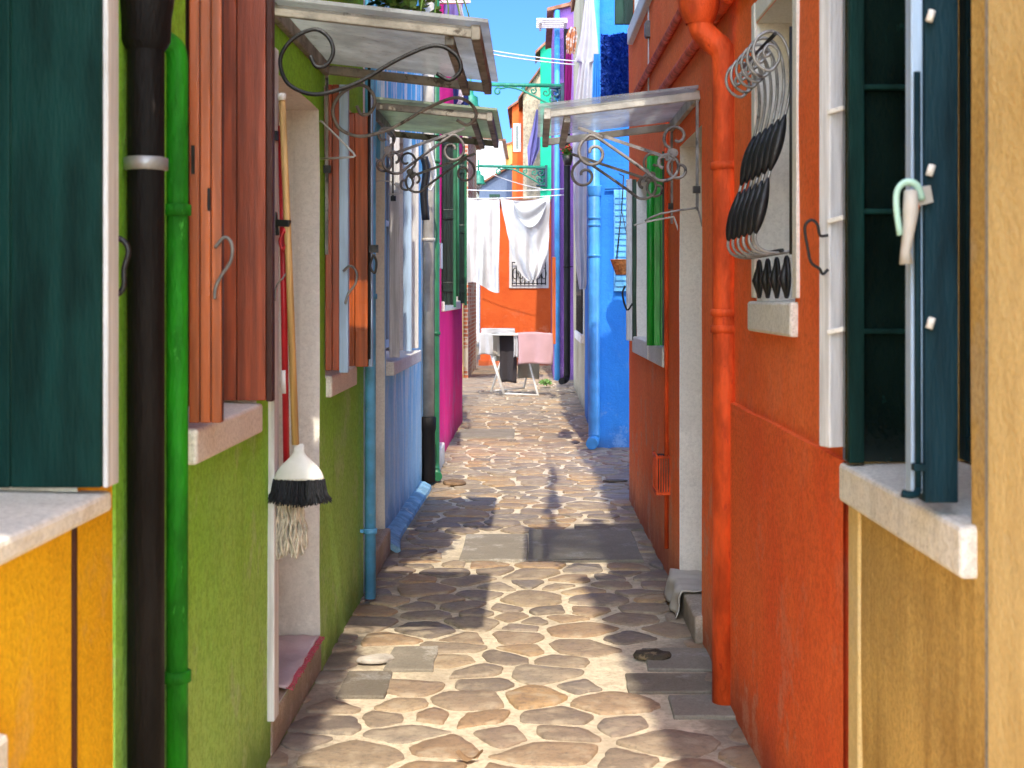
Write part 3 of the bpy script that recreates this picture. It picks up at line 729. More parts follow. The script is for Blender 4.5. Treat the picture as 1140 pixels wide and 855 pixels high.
def bracket_wire(label,pts,r,m):
    mb=MB(); mb.tube(cr(pts,2),r,6); o=mb.build('wire_bracket',m); return tag(o,label,'wire bracket','wire drying brackets')
bracket_wire('white wire drying bracket bent to a point below the cloudy glass awning',[A(320,137,5.5),A(345,137,5.5),A(356,135,5.5),A(362,139,5.4),A(393,170,5.2),A(394,174,5.2),A(389,175,5.2),A(356,177,5.5)],.004,m_wire)
bracket_wire('dark wire drying bracket below the clear glass awning',[A(782,252,5.98),A(777,233,5.98),A(772,232,5.98),A(735,238,5.98),A(718,246,5.98)],.005,m_irong)
bracket_wire('white wire drying bracket beside the bright green shutter',[A(758,265,6.9),A(751,244,6.9),A(746,242,6.9),A(715,248,6.9),A(706,251,6.9)],.005,m_wire)
bracket_wire('grey wire drying bracket on the worn blue house',[A(414,203,7.6),A(418,202,7.6),A(435,202,7.6),A(448,215,7.6),A(432,216,7.6)],.004,m_wire)
bracket_wire('white wire loop hanging by the grey drainpipe',[A(472,205,10.8),A(480,212,10.8),A(485,195,10.8),A(483,180,10.8),A(478,160,10.8)],.009,m_wire)

# ------------------------------------------------------------------ GOLD house (near right)
H5=thing('gold_house','weathered gold stuccoed house at the near right with a deep navy shuttered window','house',(.75,1.5,0))
facade(H5,XR,-.6,3.235,5.24,1,[(2.36,3.2,1.10,2.7,.3)],m_gold,rev=m_gold,seed=5)
roof(H5,(.724,-.65),(.427,3.26),5.24,1)  # unseen eave, skewed out over the alley to cast the diagonal shadow
sill(H5,XR,1,2.33,3.235,1.02,1.118,.028)
window(H5,XR,1,2.36,3.2,1.12,2.7,.3,m_navy)
mb=MB(); mb.box((.727,-.55,0),(.77,2.21,5.2)); mb.build('pilaster',m_goldp,H5,bevel=.008)
mb=MB(); mb.box((.738,2.213,0),(.77,2.255,5.2)); mb.build('render_strip',m_grime,H5,bevel=.004)
mb=MB(); mb.box((.737,3.13,0),(.76,3.228,1.018)); mb.build('plaster_band',m_goldp,H5,bevel=.006)
# far leaf: dark face with ledges, weathered white outer board
s=shutter(H5,(.965,3.195),180,.245,1.118,2.7,.04,1,[m_black,m_navy,m_black,m_navy],'dark glossy shutter leaf with three ledges',(),0)
mb=MB()
for zz in (1.42,1.695,1.98): mb.box((.955,3.152,zz-.006),(.725,3.172,zz+.006))
mb.box((.722,3.148,1.118),(.757,3.173,2.7)); mb.build('stile',m_teal,s,bevel=.003)
M=Matrix.Translation((.708,3.255,0))@Matrix.Rotation(R(28),4,'Z')
mb=MB(); mb.box((-.027,-.02,1.145),(.022,.02,2.7),0,M); w=mb.build('edge_board',m_weath,s,bevel=.004)
for zz in (1.415,1.675,1.93):
    mb=MB(); mb.bar((.688,3.225,zz),(.726,3.207,zz+.010),.012,.012); mb.build('hinge',m_stone,s,bevel=.003)
wiretube('shutter_hook',[A(922,262,3.2),A(913,262,3.2),A(910,250,3.2),A(903,245,3.2),A(896,253,3.2),A(899,275,3.2),A(903,292,3.2),A(912,299,3.2),A(916,305,3.2),A(922,300,3.2)],.0035,m_iron,s)
# near leaf, seen nearly edge-on, with bolt rod and latch
s=shutter(H5,(.752,2.455),180,.062,1.135,2.7,.045,1,[m_navy,m_paleblue,m_navy],'navy shutter leaf with pale blue edge and bolt rod',(),0)
mb=MB(); mb.box((.668,2.437,1.15),(.689,2.475,2.7)); mb.build('edge_strip',m_paleblue,s,bevel=.003)
mb=MB(); mb.tube([A(1021,80,2.42),A(1022,545,2.42)],.006,8); mb.tube(cr([A(1022,545,2.42),A(1020,550,2.41),A(1012,551,2.40),A(1004,549,2.40)],4),.007,8); mb.bar(A(1016,520,2.42),A(1030,520,2.42),.02,.012); mb.build('bolt_rod',m_navy,s)
for py in (18,190,360):
    p=A(1036,py,2.415); mb=MB(); mb.tube([p+Vector((-.003,0,-.009)),p+Vector((.003,0,.010))],[.0065,.0065],12); mb.build('hinge',m_stone,s)
mb=MB(); mb.tube(cr([A(1026,222,2.40),A(1020,206,2.39),A(1008,203,2.39),A(999,212,2.39),A(998,232,2.39),A(1002,262,2.39)],4),[.008]*21,8,0,True,.7); mb.build('latch_handle',m_mint,s)
mb=MB(); mb.tube([A(1008,230,2.39),A(1022,231,2.39)],.008,8); mb.build('latch_ring',m_org,s)
mb=MB(); mb.tube([A(1014,212,2.39),A(1014,235,2.39),A(1012,255,2.39),A(1008,280,2.39),A(1009,294,2.39)],[.012,.014,.011,.009,.012],10); mb.bar(A(1012,222,2.40),A(1034,216,2.42),.016,.03); mb.build('latch_grip',m_pipegry,s)

# ------------------------------------------------------------------ RED house (right)
H6=thing('red_house','brick red stuccoed house along the right with a white door jamb and green shutters','house',(.73,6.6,0))
OP=[(3.90,4.54,1.475,2.40,.20),(5.94,6.82,.12,2.24,.22),(7.46,9.4,1.22,2.28,.2),(8.2,9.6,3.4,4.7,.2)]
facade(H6,XR,3.24,10.1,5.5,1,OP,m_red,seed=6)
roof(H6,(.735,3.27),(.69,10.12),5.5,1)
mb=MB()
for i in range(8):
    ya=3.238+i*.2255; yb=ya+.2255
    za=1.112+.006*nz(i*.9,3); zb=1.112+.006*nz((i+1)*.9,3)
    xa=XR(ya)-.016; xb=XR(yb)-.016
    mb.add([(xa,ya,0),(xb,yb,0),(xb,yb,zb),(xa,ya,za)],[(3,2,1,0)])
    mb.add([(xa,ya,za),(xb,yb,zb),(xb+.03,yb,zb+.004),(xa+.03,ya,za+.004)],[(3,2,1,0)])
mb.build('plaster_skirt',m_redd,H6)
window(H6,XR,1,3.90,4.54,1.49,2.40,.19,m_weath,0)
sill(H6,XR,1,3.86,4.60,1.385,1.492,.022)
# window surround: flat band proud of the wall
mb=MB()
for (ya,yb,za,zb) in ((3.835,3.898,1.495,2.47),(4.542,4.60,1.495,2.47),(3.898,4.542,2.403,2.47)):
    mb.box((XR(ya)-.009,ya,za),(XR(ya)+.02,yb,zb))
mb.build('window_surround',m_rev,H6,bevel=.004)
window(H6,XR,1,7.46,9.4,1.24,2.28,.19,m_weath)
sill(H6,XR,1,7.42,8.25,1.115,1.235,.025); sill(H6,XR,1,8.31,9.5,1.115,1.235,.025)
window(H6,XR,1,8.2,9.6,3.4,4.7,.19,m_weath); sill(H6,XR,1,8.1,9.75,3.28,3.40,.04)
shutter(H6,(XR(9.7),9.72),180,.13,3.42,4.7,.04,2,[m_dkg,m_dkg,m_dkg],None,(),0)
mb=MB(); mb.box((.95,5.943,.122),(.91,6.817,2.235)); mb.build('door',m_wood,H6)
mb=MB(); mb.box((.694,5.92,0),(.909,6.95,.128)); mb.build('doorstep',m_steps,H6,bevel=.012)
s=shutter(H6,(.722,7.44),180,.075,1.235,2.26,.035,2,[m_brg,m_brg,m_dkg],'bright green shutter leaf at the near side of the window',(),0)
mb=MB(); mb.tube([(.632,7.44,1.235),(.632,7.44,2.26)],.021,14); mb.build('rounded_edge',m_brg,s)
mb=MB(); mb.box((.724,7.42,1.235),(.692,7.405,2.28)); mb.build('back_stile',m_dkg,s)
s=shutter(H6,(.705,9.42),180,.05,1.20,2.30,.035,1,[m_dkg,m_weath,m_dkg],'bottle green shutter leaf at the far side of the window',(),.02)
mb=MB(); mb.box((.66,9.40,1.2),(.635,9.44,2.30)); mb.build('edge_strip',m_weath,s)
mb=MB(); mb.tube(cr([A(696,318,9.3),A(693,328,9.3),A(698,345,9.3),A(704,338,9.3)],4),.007,6); mb.build('shutter_hook',m_iron,s)
# grille of bellied bars
gr=thing('window_grille','bellied iron grille of curled bars with black twisted middles on the red house window','window grille',(XR(4.2),4.22,1.62))
prof=spiral((.068,2.185),.016,.055,-250,0,12)
prof=[(.058+.0,2.20),(.072,2.19),(.078,2.205),(.062,2.225),(.038,2.21),(.034,2.18),(.058,2.15),(.092,2.165),(.108,2.20),(.098,2.24),(.065,2.262),(.03,2.25),(.006,2.20),(.0,2.12),(.012,2.04),(.036,1.95),(.060,1.86),(.082,1.77),(.100,1.69),(.100,1.655),(.078,1.632),(.035,1.625),(-.012,1.632)]
for k in range(6):
    y=3.96+k*.106; X=XR(y)
    mb=MB(); pts=cr([(X-d,y,z) for d,z in prof],5); mb.tube(pts,.0048,8)
    b=mb.build('bar',m_ironw,gr)
    mb=MB()
    for za,zb in ((2.03,1.845),(1.86,1.675)):
        sub=[p for p in pts if zb<=p.z<=za and p.z<2.04]
        n=len(sub)
        if n>2: mb.tube(sub,[.005+.0175*math.sin(PI*i/(n-1))**.9 for i in range(n)],8,0,True,.8)
    mb.build('twisted_middle',m_iron,b)
mb=MB()
for z,d in ((1.632,.03),(2.25,.05)): mb.tube([(XR(3.93)-d,3.93,z),(XR(4.52)-d,4.52,z)],.006,6)
mb.tube([(XR(3.93)-.004,3.93,1.62),(XR(3.93)-.004,3.93,2.27)],.006,6)
mb.build('cross_bar',m_iron,gr)
for k in range(4):
    mb=MB(); y=3.98+k*.155; X=XR(y)-.008
    lf=[(0,.0),(.028,.03),(.034,.06),(.02,.095),(0,.115),(-.02,.095),(-.034,.06),(-.028,.03)]
    mb.tube(cr([(X,y+a,1.498+b) for a,b in lf+[lf[0]]],3),.007,6)
    mb.tube([(X,y,1.50),(X-.01,y,1.55),(X,y,1.61)],[.006,.015,.005],6)
    mb.build('leaf_ornament',m_iron,gr)
# conduits and box
def conduit(label,pts,r,m=m_pipered):
    mb=MB(); mb.tube(pts,r,8); return tag(mb.build('conduit',m),label,'conduit','red conduits on the red house')
conduit('upper red conduit running along the red house above the clear awning',[(XR(9.6)-.02,9.6,2.86),(XR(3.3)-.02,3.3,2.85)],.022)
conduit('lower red conduit with flaking paint running to the red swan neck pipe',[(XR(8.0)-.022,8.0,2.62),(XR(6.5)-.022,6.5,2.6),(XR(3.3)-.022,3.3,2.57)],.024)
conduit('thin red conduit rising from the small caged meter box',[(XR(7.3)-.012,7.32,.16),(XR(7.3)-.012,7.32,1.6),(XR(7.3)-.012,7.32,2.6)],.012)
mbx=thing('meter_box','small caged rust red box low on the red house wall','meter box',(.705,7.35,.5))
mb=MB(); mb.box((.715,7.25,.47),(.665,7.45,.65)); mb.build('box',m_rockd,mbx,bevel=.004)
mb=MB()
for k in range(6): mb.bar((.650,7.25+k*.04,.455),(.650,7.25+k*.04,.665),.010,.010); mb.bar((.65+k*.013,7.235,.455),(.65+k*.013,7.235,.665),.007,.007)
for z in (.465,.655): mb.bar((.647,7.235,z),(.647,7.465,z),.012,.012); mb.bar((.647,7.232,z),(.72,7.232,z),.012,.012)
mb.build('cage',m_pipered,mbx)
mb=MB(); mb.tube([A(722,-60,8.45),A(722,110,8.45)],.005,6); tag(mb.build('cable',m_wire),'thin white cable running down the red wall above the clear awning','cable')
jb=MB(); p=A(724,33,8.44); jb.box((p.x-.03,p.y-.04,p.z-.05),(p.x+.03,p.y+.04,p.z+.05)); jb.box((p.x-.036,p.y-.03,p.z-.04),(p.x-.03,p.y+.03,p.z+.04)); tag(jb.build('junction_box',m_irong,bevel=.004),'small grey junction box on the white cable of the red wall','junction box')
# rag on the step
mb=MB()
def rag(u,v):
    a=-.02+u*.30; y=6.34+v*.54; w=.010*nz(u*5,v*7)+.008*math.sin(v*14+u*3)
    if a<.085: x=.675+w*1.2-.02*(.085-a)/.1; z=.134-(.085-a)*1.1
    else: x=.68+(a-.085); z=.136+abs(w)*.9
    return (x,y+.01*math.sin(u*9),z)
mb.sheet(rag,22,30); tag(mb.build('rag',c_rag,solid=.006),'pale rag draped over the right hand doorstep','rag')

# ------------------------------------------------------------------ BRIGHT BLUE house (right, beyond the gap)
H7=thing('bright_blue_house','bright blue house on the right with its sunlit end wall facing the alley mouth','house',(.65,15,0))
facade(H7,lambda y:.63+.004*(y-13.6),13.6,17.3,5.9,1,[],m_blueR,seed=7)
roof(H7,(.60,13.5),(.60,17.3),5.9,1)
mb=MB(); mb.box((.79,13.56,1.55),(1.25,13.597,2.55)); s=mb.build('shutter',m_ltblue,H7,bevel=.004)
mb=MB()
for k in range(16): mb.box((.80,13.548,1.60+k*.058),(1.24,13.558,1.64+k*.058))
mb.build('slats',m_ltblue,s)
mb=MB(); mb.tube([(.70,13.57,2.56),(1.6,13.57,2.60)],.012,6); mb.build('conduit',m_blpipe,H7)
# hanging basket
hb=thing('hanging_basket','wicker basket hanging on strings in front of the bright blue wall','basket',tuple(A(692,306,13.2)))
c=A(692,306,13.2)
mb=MB(); mb.lathe(c,[(0,0),(.055,0),(.075,.06),(.10,.13),(.108,.145),(.098,.145),(.07,.06),(0,.01)],18)
for k in range(9): mb.lathe(c,[(.058+k*.0058,.01+k*.0155),(.065+k*.0058,.017+k*.0155),(.06+k*.0058,.024+k*.0155)],18)
mb.build('basket_bowl',m_wick,hb)
mb=MB()
for a in (0,2.1,4.2): mb.tube([c+Vector((math.cos(a)*.1,math.sin(a)*.1,.14)),c+Vector((0,0,.62))],.004,5)
mb.tube([c+Vector((0,0,.62)),c+Vector((.02,0,.95)),c+Vector((.0,.36,1.0))],.006,5)
mb.build('string',m_iron,hb)

# ------------------------------------------------------------------ BEIGE, PURPLE, GREEN and far houses
H8=thing('beige_house','dull beige house on the right beyond the bright blue one with a grilled window','house',(.66,20,0))
x8=lambda y:.665
facade(H8,x8,17.32,22.9,6.2,1,[(18.2,20.6,.985,2.4,.2)],m_olive,seed=8)
roof(H8,(.62,17.3),(.62,22.9),6.2,1)
window(H8,x8,1,18.2,20.6,1.0,2.4,.19,m_weath); sill(H8,x8,1,18.1,20.7,.88,1.0,.05)
mb=MB()
for k in range(7): mb.tube([(.645,18.35+k*.35,1.0),(.645,18.35+k*.35,2.4)],.014,6)
for k in range(6):
    mb.tube(cr([(.64,18.5+k*.35+math.cos(a)*.13,1.7+math.sin(a)*.18) for a in [i*PI/4 for i in range(9)]],2),.012,5)
mb.build('grille',m_iron,H8)

def boxhouse(name,label,x0,x1,y0,y1,zl,zr,mat,wins=(),depthroof=m_tile,frame=m_white,side=None,glass=m_glass):
    """far house: front wall facing the alley mouth, top running from zl (left) to zr (right)"""
    t=thing(name,label,'house',((x0+x1)/2,y0,0))
    mb=MB(); vs=[(x0,y0,0),(x1,y0,0),(x1,y1,0),(x0,y1,0),(x0,y0,zl),(x1,y0,zr),(x1,y1,zr),(x0,y1,zl)]
    mb.add(vs,[(0,1,5,4),(2,3,7,6),(0,3,2,1)],0); mb.add(vs,[(1,2,6,5),(3,0,4,7)],1)
    mb.build('wall',[mat,side or mat],t)
    mb=MB(); o=.12
    r=(zr-zl)/(x1-x0)
    vs=[(x0-o,y0-o,zl-r*o+.004),(x1+o,y0-o,zr+r*o+.004),(x1+o,y1+o,zr+r*o+.004),(x0-o,y1+o,zl-r*o+.004)]
    vs+= [(a,b,c+.06) for a,b,c in vs]
    mb.add(vs,[(3,2,1,0),(4,5,6,7),(0,1,5,4),(1,2,6,5),(2,3,7,6),(3,0,4,7)])
    mb.build('roof',depthroof,t)
    for (a,b,c,d) in wins:
        mb=MB(); w=.07
        for q in ((a-w,b,c-w,c),(a-w,b,d,d+w)): mb.box((a-w,y0-.03,q[2]),(b+w,y0+.02,q[3]))
        mb.box((a-w,y0-.028,c),(a,y0+.02,d)); mb.box((b,y0-.028,c),(b+w,y0+.02,d))
        wn=mb.build('window',frame,t)
        mb=MB(); mb.box((a,y0-.006,c),(b,y0+.01,d)); mb.build('pane',glass,wn)
    return t
t=boxhouse('purple_house','narrow purple house corner at the right end of the alley',.36,3.6,24.6,28.2,6.6,7.4,m_purple)
mb=MB(); mb.tube([(.42,24.54,0),(.42,24.54,6.6)],.05,10); mb.build('corner_pipe',m_blpipe,t)
mb=MB(); mb.box((.33,24.5,.65),(.395,24.59,2.2)); mb.build('timber_post',m_wood2,t,bevel=.004)
mb=MB()
for k in range(5): mb.box((.05,23.9+k*.12,6.30-.01*k),(.58,23.98+k*.12,6.33-.01*k))
mb.bar((.56,23.9,6.28),(.56,24.6,6.28),.05,.05); mb.bar((.12,23.9,6.28),(.12,24.6,6.26),.04,.04); mb.build('slatted_ledge',m_weath,t)

t=boxhouse('orange_house','low orange house closing the end of the alley behind the drying rack',-1.16,.47,30,34,3.55,3.55,m_orange,[(-.46,.26,1.75,3.2)],glass=m_weath)
mb=MB()
for k in range(9): mb.tube([(-.46+.09*k,29.93,1.75),(-.46+.09*k,29.93,2.25)],.012,5)
for k in range(6): mb.tube(cr([(-.40+k*.125+math.cos(a)*.05,29.93,2.0+math.sin(a)*.12) for a in [i*PI/4 for i in range(9)]],2),.011,5)
for z in (1.78,2.24): mb.tube([(-.47,29.93,z),(.27,29.93,z)],.012,5)
mb.build('window_grille',m_iron,t)
mb=MB(); mb.box((-1.19,29.8,0),(.5,29.996,.12)); mb.build('base_course',m_orange,t)
boxhouse('sea_green_house','tall sea green house with a sloping roof edge behind the lamp arms',.16,3.8,31.8,33,7.2,10.6,m_gh,[(.5,1.0,5,6.2)])
boxhouse('patchy_house','tall house of patchy beige plaster where the violet garment hangs',-.26,.6,34,36,6.5,7.7,m_bei2)
boxhouse('tall_orange_house','tall narrow orange house with a white framed window near the sky',-.56,-.20,36,40,6.45,6.7,m_orange,[(-.46,-.40,5.35,5.95)])
boxhouse('ochre_house','pale ochre house with tiled roof far behind the lower lamp',-1.7,-.4,52,56,7.0,7.4,m_ochre,[(-.9,-.5,5.2,6.2)])
t=boxhouse('slate_blue_house','slate blue house with a red tiled roof behind the hanging sheets',-1.5,-.50,38,42,4.55,5.15,m_gblue,[(-1.15,-1.0,3.6,4.25)],frame=m_dkg)
boxhouse('white_house','plain white house far behind the magenta house',-2.9,-1.05,46,52,6.9,6.7,m_white,[(-1.9,-1.5,4.2,5.4)])
# brick and plaster corner left of the orange house
t=thing('brick_house','crumbling brick and plaster house corner left of the orange house','house',(-1.5,26,0))
mb=MB(); mb.box((-4.5,25.2,0),(-1.20,29.0,4.6)); mb.build('wall',m_brick,t)
mb=MB(); mb.box((-1.62,25.12,0),(-1.28,25.196,2.4)); mb.build('plaster_patch',m_goldp,t,bevel=.02)
mb=MB(); mb.box((-4.7,25.0,4.602),(-1.10,29.2,4.72)); mb.build('roof',m_tile,t)
boxhouse('cream_house','cream house behind the brick corner',-6.5,-3.2,34,40,5.5,6.2,m_white,[(-5,-4.2,2,3.4)])

# ------------------------------------------------------------------ lamps
def lamp(label,xw,y,z,L,plate):
    t=thing('wall_lamp',label,'street lamp',(xw,y,z),'green bracket lamps on the right hand houses')
    mb=MB(); mb.tube([(xw,y,z),(xw-L,y,z+.03)],.035,8); mb.build('arm',m_lamp,t)
    mb=MB(); k=L/1.6
    mb.tube(cr([(xw-.95*k,y,z-.02),(xw-.75*k,y,z-.06),(xw-.45*k,y,z-.20),(xw-.1*k,y,z-.40)],5),.022,6)
    for cx,cz,r in ((.28,-.12,.08),(.50,-.09,.06),(.68,-.05,.04),(.18,-.24,.06)):
        mb.tube(cr([(xw-cx*k+a,y,z+cz+b) for a,b in spiral((0,0),.01,r,0,420,12)],2),.015,5)
    mb.tube(cr([(xw-.95*k,y,z-.02),(xw-1.08*k,y,z-.05)]+[(xw-1.12*k+a,y,z-.10+b) for a,b in spiral((0,0),.075,.02,60,420,10)],2),.018,5)
    mb.build('scrollwork',m_lamp,t)
    mb=MB(); mb.box((xw-.02,y-.03,z-.45),(xw+.04,y+.05,z+.05))
    mb.tube([(xw-.22,y,z-.03),(xw,y,z-.03)],.03,6); mb.tube([(xw-.22,y,z-.42),(xw,y,z-.42)],.03,6)
    for cz in (-.12,-.3): mb.tube(cr([(xw-.12+a,y,z+cz+b) for a,b in spiral((0,0),.02,.09,0,400,12)],2),.022,5)
    mb.build('wall_plate',m_lampd,t)
    xl=xw-L
    mb=MB(); mb.tube([(xl,y,z+.18),(xl,y,z-.1)],.02,6); mb.lathe((xl,y,z-.42),[(.0,.36),(.05,.34),(.06,.26),(.13,.22),(.14,.08),(.17,.05),(.16,.02),(0,.03)],14); mb.tube([(xl-.09,y,z+.02),(xl+.09,y,z+.02)],.016,6)
    mb.build('shade',m_lamp,t)
    mb=MB(); mb.lathe((xl,y,z-.50),[(0,0),(.06,.02),(.085,.06),(.08,.1)],12); mb.build('bulb_glass',m_panelw,t)
    return t
lamp('upper green street lamp on a long scrolled arm fixed to the purple house',.50,24.45,5.24,1.62,1)
lamp('lower green street lamp with its bell shade hanging in front of the slate blue house',.28,31.7,4.47,1.55,1)

# ------------------------------------------------------------------ laundry
def line(label,a,b,sag=.05,r=.006,m=m_wire):
    a=Vector(a); b=Vector(b); mb=MB()
    mb.tube([a.lerp(b,k/10)-Vector((0,0,sag*4*(k/10)*(1-k/10))) for k in range(11)],r,5)
    return tag(mb.build('clothes_line',m),label,'clothes line','clothes lines across the alley')
line('upper white clothes line crossing from the left awning to the right',A(470,40,12),A(640,68,12.6),.03,.006)
line('white clothes line just below the upper one near the sky',A(470,44,12),A(640,72,12.6),.03,.006)
line('clothes line carrying the two white sheets',A(512,221,24),A(628,217,24),.02,.008)
line('pale clothes line just above the sheets',A(512,211,24.3),A(632,210,24.3),.03,.008)
line('slack pale clothes line sloping behind the lower lamp',A(538,190,28),A(620,213,28),.06,.008)

YS=24
mb=MB()
def sh1(u,v):   # left sheet, straight with vertical pleats
    p=A(512+u*44,222+v*(98-6*math.sin(u*5)),YS)
    return p+Vector((.015*nz(u*5,v*2),.07*math.sin(u*16+v*2.2)*(0.25+v)+.05*math.sin(u*31)*v,0))
mb.sheet(sh1,60,30); tag(mb.build('white_sheet',c_white),'white sheet hanging straight on the line next to the magenta house','sheet','white sheets on the line')
mb=MB()
ROW=[(0,557,612),(.25,561,612),(.5,566.5,611),(.72,571.5,609.5),(.86,577,606),(.95,583,602),(1,588,598)]
def sh2(u,v):   # right sheet sagging to a rounded point
    for a,b in zip(ROW,ROW[1:]):
        if a[0]<=v<=b[0]: break
    f=(v-a[0])/(b[0]-a[0]); l=a[1]+(b[1]-a[1])*f; r=a[2]+(b[2]-a[2])*f
    py=221-3*u+4*math.sin(PI*u)*(1-v)+v*92
    return A(l+(r-l)*u,py,YS-.06)+Vector((.012*nz(u*5,v*5),.09*math.sin(v*11+abs(u-.6)*10)*(.35+.65*v)*.6+.05*math.sin(u*20+v*6)*v,0))
mb.sheet(sh2,60,48); tag(mb.build('white_sheet',c_white),'white sheet sagging to a rounded point over the orange house window','sheet','white sheets on the line')
mb=MB()
def sh3(u,v):
    w=.35+.4*math.sin(PI*u)
    return A(572+u*36,224+v*(26*math.sin(PI*u)**.7+3),YS-.16)+Vector((0,.05*math.sin(v*8+u*4),0))
mb.sheet(sh3,24,12); tag(mb.build('white_cloth',c_white),'small white cloth folded over the top of the sagging sheet','cloth')

def garment(name,label,cat,outline,Y,mat,fold=.03,freq=14,yaw=0.,group='garments hung out to dry'):
    """outline: list of (py, pxl, pxr) rows from top to bottom"""
    mb=MB(); n=len(outline)-1
    cx=sum(r[1]+r[2] for r in outline)/2/len(outline)
    def fn(u,v):
        k=min(int(v*n),n-1); f=v*n-k
        a,b=outline[k],outline[k+1]
        py=a[0]+(b[0]-a[0])*f; l=a[1]+(b[1]-a[1])*f; r=a[2]+(b[2]-a[2])*f
        px=l+(r-l)*u
        p=A(px,py,Y); d=p.x-(cx-594)/F*Y
        return p+Vector((0,d*math.tan(R(yaw))+fold*math.sin(u*freq+v*2)*(.3+v),0))
    mb.sheet(fn,24,max(16,n*6)); return tag(mb.build(name,mat),label,cat,group)
garment('white_shirt','long white shirt with short sleeves hanging high above the clear awning','shirt',[(-14,653,660),(10,650,662),(40,646,665),(68,640,667),(70,645,660),(125,638,659),(140,640,658)],12.2,c_white,.02)
garment('white_towel','long white towel hanging narrowly against the beige wall','towel',[(140,637,656),(200,638,654),(260,640,653),(296,641,657),(322,645,652)],16.6,c_white,.03,10,20)
# the shaggy rug
rg=thing('shaggy_rug','royal blue shaggy rug hanging high between the red and bright blue houses','rug',tuple(A(686,80,11)))
mb=MB()
def rgf(u,v): return A(669+u*(36),38+v*(84),11)+Vector((0,.03*math.sin(u*7),0))
mb.sheet(rgf,20,30); mb.build('backing',c_royal,rg)
mb=MB()
for i in range(5200):
    u,v=random.random(),random.random(); p=rgf(u,v)
    q=p+Vector((random.uniform(-.02,.02),-.03-random.random()*.015,random.uniform(-.035,.012)))
    s=Vector((.004,0,.002)); mb.add([p-s,p+s,q],[(0,1,2)])
mb.build('pile',c_royal,rg)
garment('azure_cloth','azure cloth hanging between the white shirt and the shaggy rug','cloth',[(60,661,669),(90,660,671),(124,659,673)],11.6,c_blue,.02)
garment('plum_garment','dark plum striped garment hanging beside the beige house above the awning','garment',[(55,630,636),(80,629,637),(127,628,635)],17.5,c_mag,.02)
garment('orange_print_garment','orange and white print garment bunched beside the long white shirt','garment',[(30,634,641),(40,630,643),(60,631,640)],16.8,c_or,.04)
garment('violet_trousers','violet garment hanging on the patchy plaster house','garment',[(122,597,599),(145,592,601),(165,587,601),(185,588,593)],33.4,c_purple,.04)
garment('lilac_cloth','lilac cloth hanging from the rack high on the magenta house','cloth',[(4,490,512),(20,490,513),(34,489,515)],13,c_purple,.03)
garment('white_pillowcase','white pillowcase hanging beside the lilac cloth','pillowcase',[(2,509,513),(25,512,518),(52,515,521)],12.6,c_white,.02)
garment('navy_garment','navy garment hanging below the cloudy awning tip beside the magenta house','garment',[(96,504,521),(118,505,522),(135,508,521)],14,c_navy,.03)
garment('white_sock','small white sock hanging in front of the navy garment','sock',[(99,511,516),(112,510,516),(116,508,513)],13.6,c_white,.01)
rk=thing('wall_rack','white slatted drying rack projecting high from the magenta house','drying rack',tuple(A(500,2,13)))
mb=MB()
for k in range(3): mb.bar(A(474,2,12.4+k*.4),A(524,2,12.4+k*.4),.02,.02)
mb.bar(A(522,2,12.3),A(522,2,13.3),.02,.02); mb.build('rail',m_wire,rk)
mb=MB(); mb.bar(A(477,3,12.5),A(522,2,12.5),.02,.03); mb.build('arm',m_terr,rk)

# drying rack in the square
YD=20.9
dr=thing('drying_rack','white folding drying rack standing on the paving at the end of the alley','drying rack',tuple(A(568,440,YD)))
def leg(a,b,r=.016):
    mb=MB(); mb.tube([a,b],r,8); return mb.build('leg',m_plast,dr)
leg(A(541,376,YD-.15),A(561,438,YD-.30),.022); leg(A(566,376,YD-.1),A(547,436,YD+.1))
leg(A(596,380,YD+.3),A(583,432,YD+.2)); leg(A(583,380,YD+.3),A(599,440,YD-.25))
mb=MB(); mb.tube([A(560,438,YD-.3),A(600,440,YD-.25)],.014,6); mb.tube([A(547,435,YD+.1),A(584,432,YD+.2)],.012,6); mb.build('foot_bar',m_plast,dr)
mb=MB()
za=1.5-(372-330)/F*YD
x0,x1=A(533,0,YD).x,A(613,0,YD).x
for k in range(7): mb.tube([(x0,YD-.3+k*.1,za),(x1,YD-.3+k*.1,za)],.005,5)
mb.tube([(x0,YD-.3,za),(x0,YD+.3,za),(x1,YD+.3,za),(x1,YD-.3,za),(x0,YD-.3,za)],.013,6); mb.build('rail',m_plast,dr)
def drape(name,label,cat,px0,px1,z_top,lf,lb,mat,y0,dy=.10,fold=.018,group='washing on the drying rack'):
    mb=MB(); xa=A(px0,0,YD).x; xb=A(px1,0,YD).x
    def fn(u,v):
        t=v*(lf+lb); x=xa+(xb-xa)*u; w=fold*math.sin(u*11+v)+.012*nz(u*6,v*5,lf)
        if t<lf: return (x+.01*math.sin(v*6),y0-dy/2-w*(1-t/lf)-.015,z_top-(lf-t)+.012*math.sin(u*4))
        return (x,y0+dy/2+w*(t-lf)/lb+.01,z_top-(t-lf))
    mb.sheet(fn,24,28); return tag(mb.build(name,mat,solid=.006),label,cat,group)
drape('pink_towel','pink checked towel draped over the right end of the drying rack','towel',577,615,za+.03,.47,.35,c_pink,YD-.28)
drape('white_shirt','white shirt draped over the left end of the drying rack','shirt',534,549,za+.03,.33,.3,c_white,YD-.26)
drape('white_towel','white cloth laid flat along the top of the drying rack','cloth',536,573,za+.085,.08,.08,c_white,YD-.05,.45)
drape('dark_trousers','charcoal trousers hanging from the middle of the drying rack','trousers',556,575,za-.01,.72,.6,c_dark,YD-.05)
drape('white_shirt','white narrow cloth hanging between the dark trousers and the pink towel','cloth',572,577,za+.02,.36,.3,c_white,YD-.2)
drape('grey_cloth','grey cloth hanging below the pink towel','cloth',576,600,za-.1,.58,.4,c_grey,YD+.12)
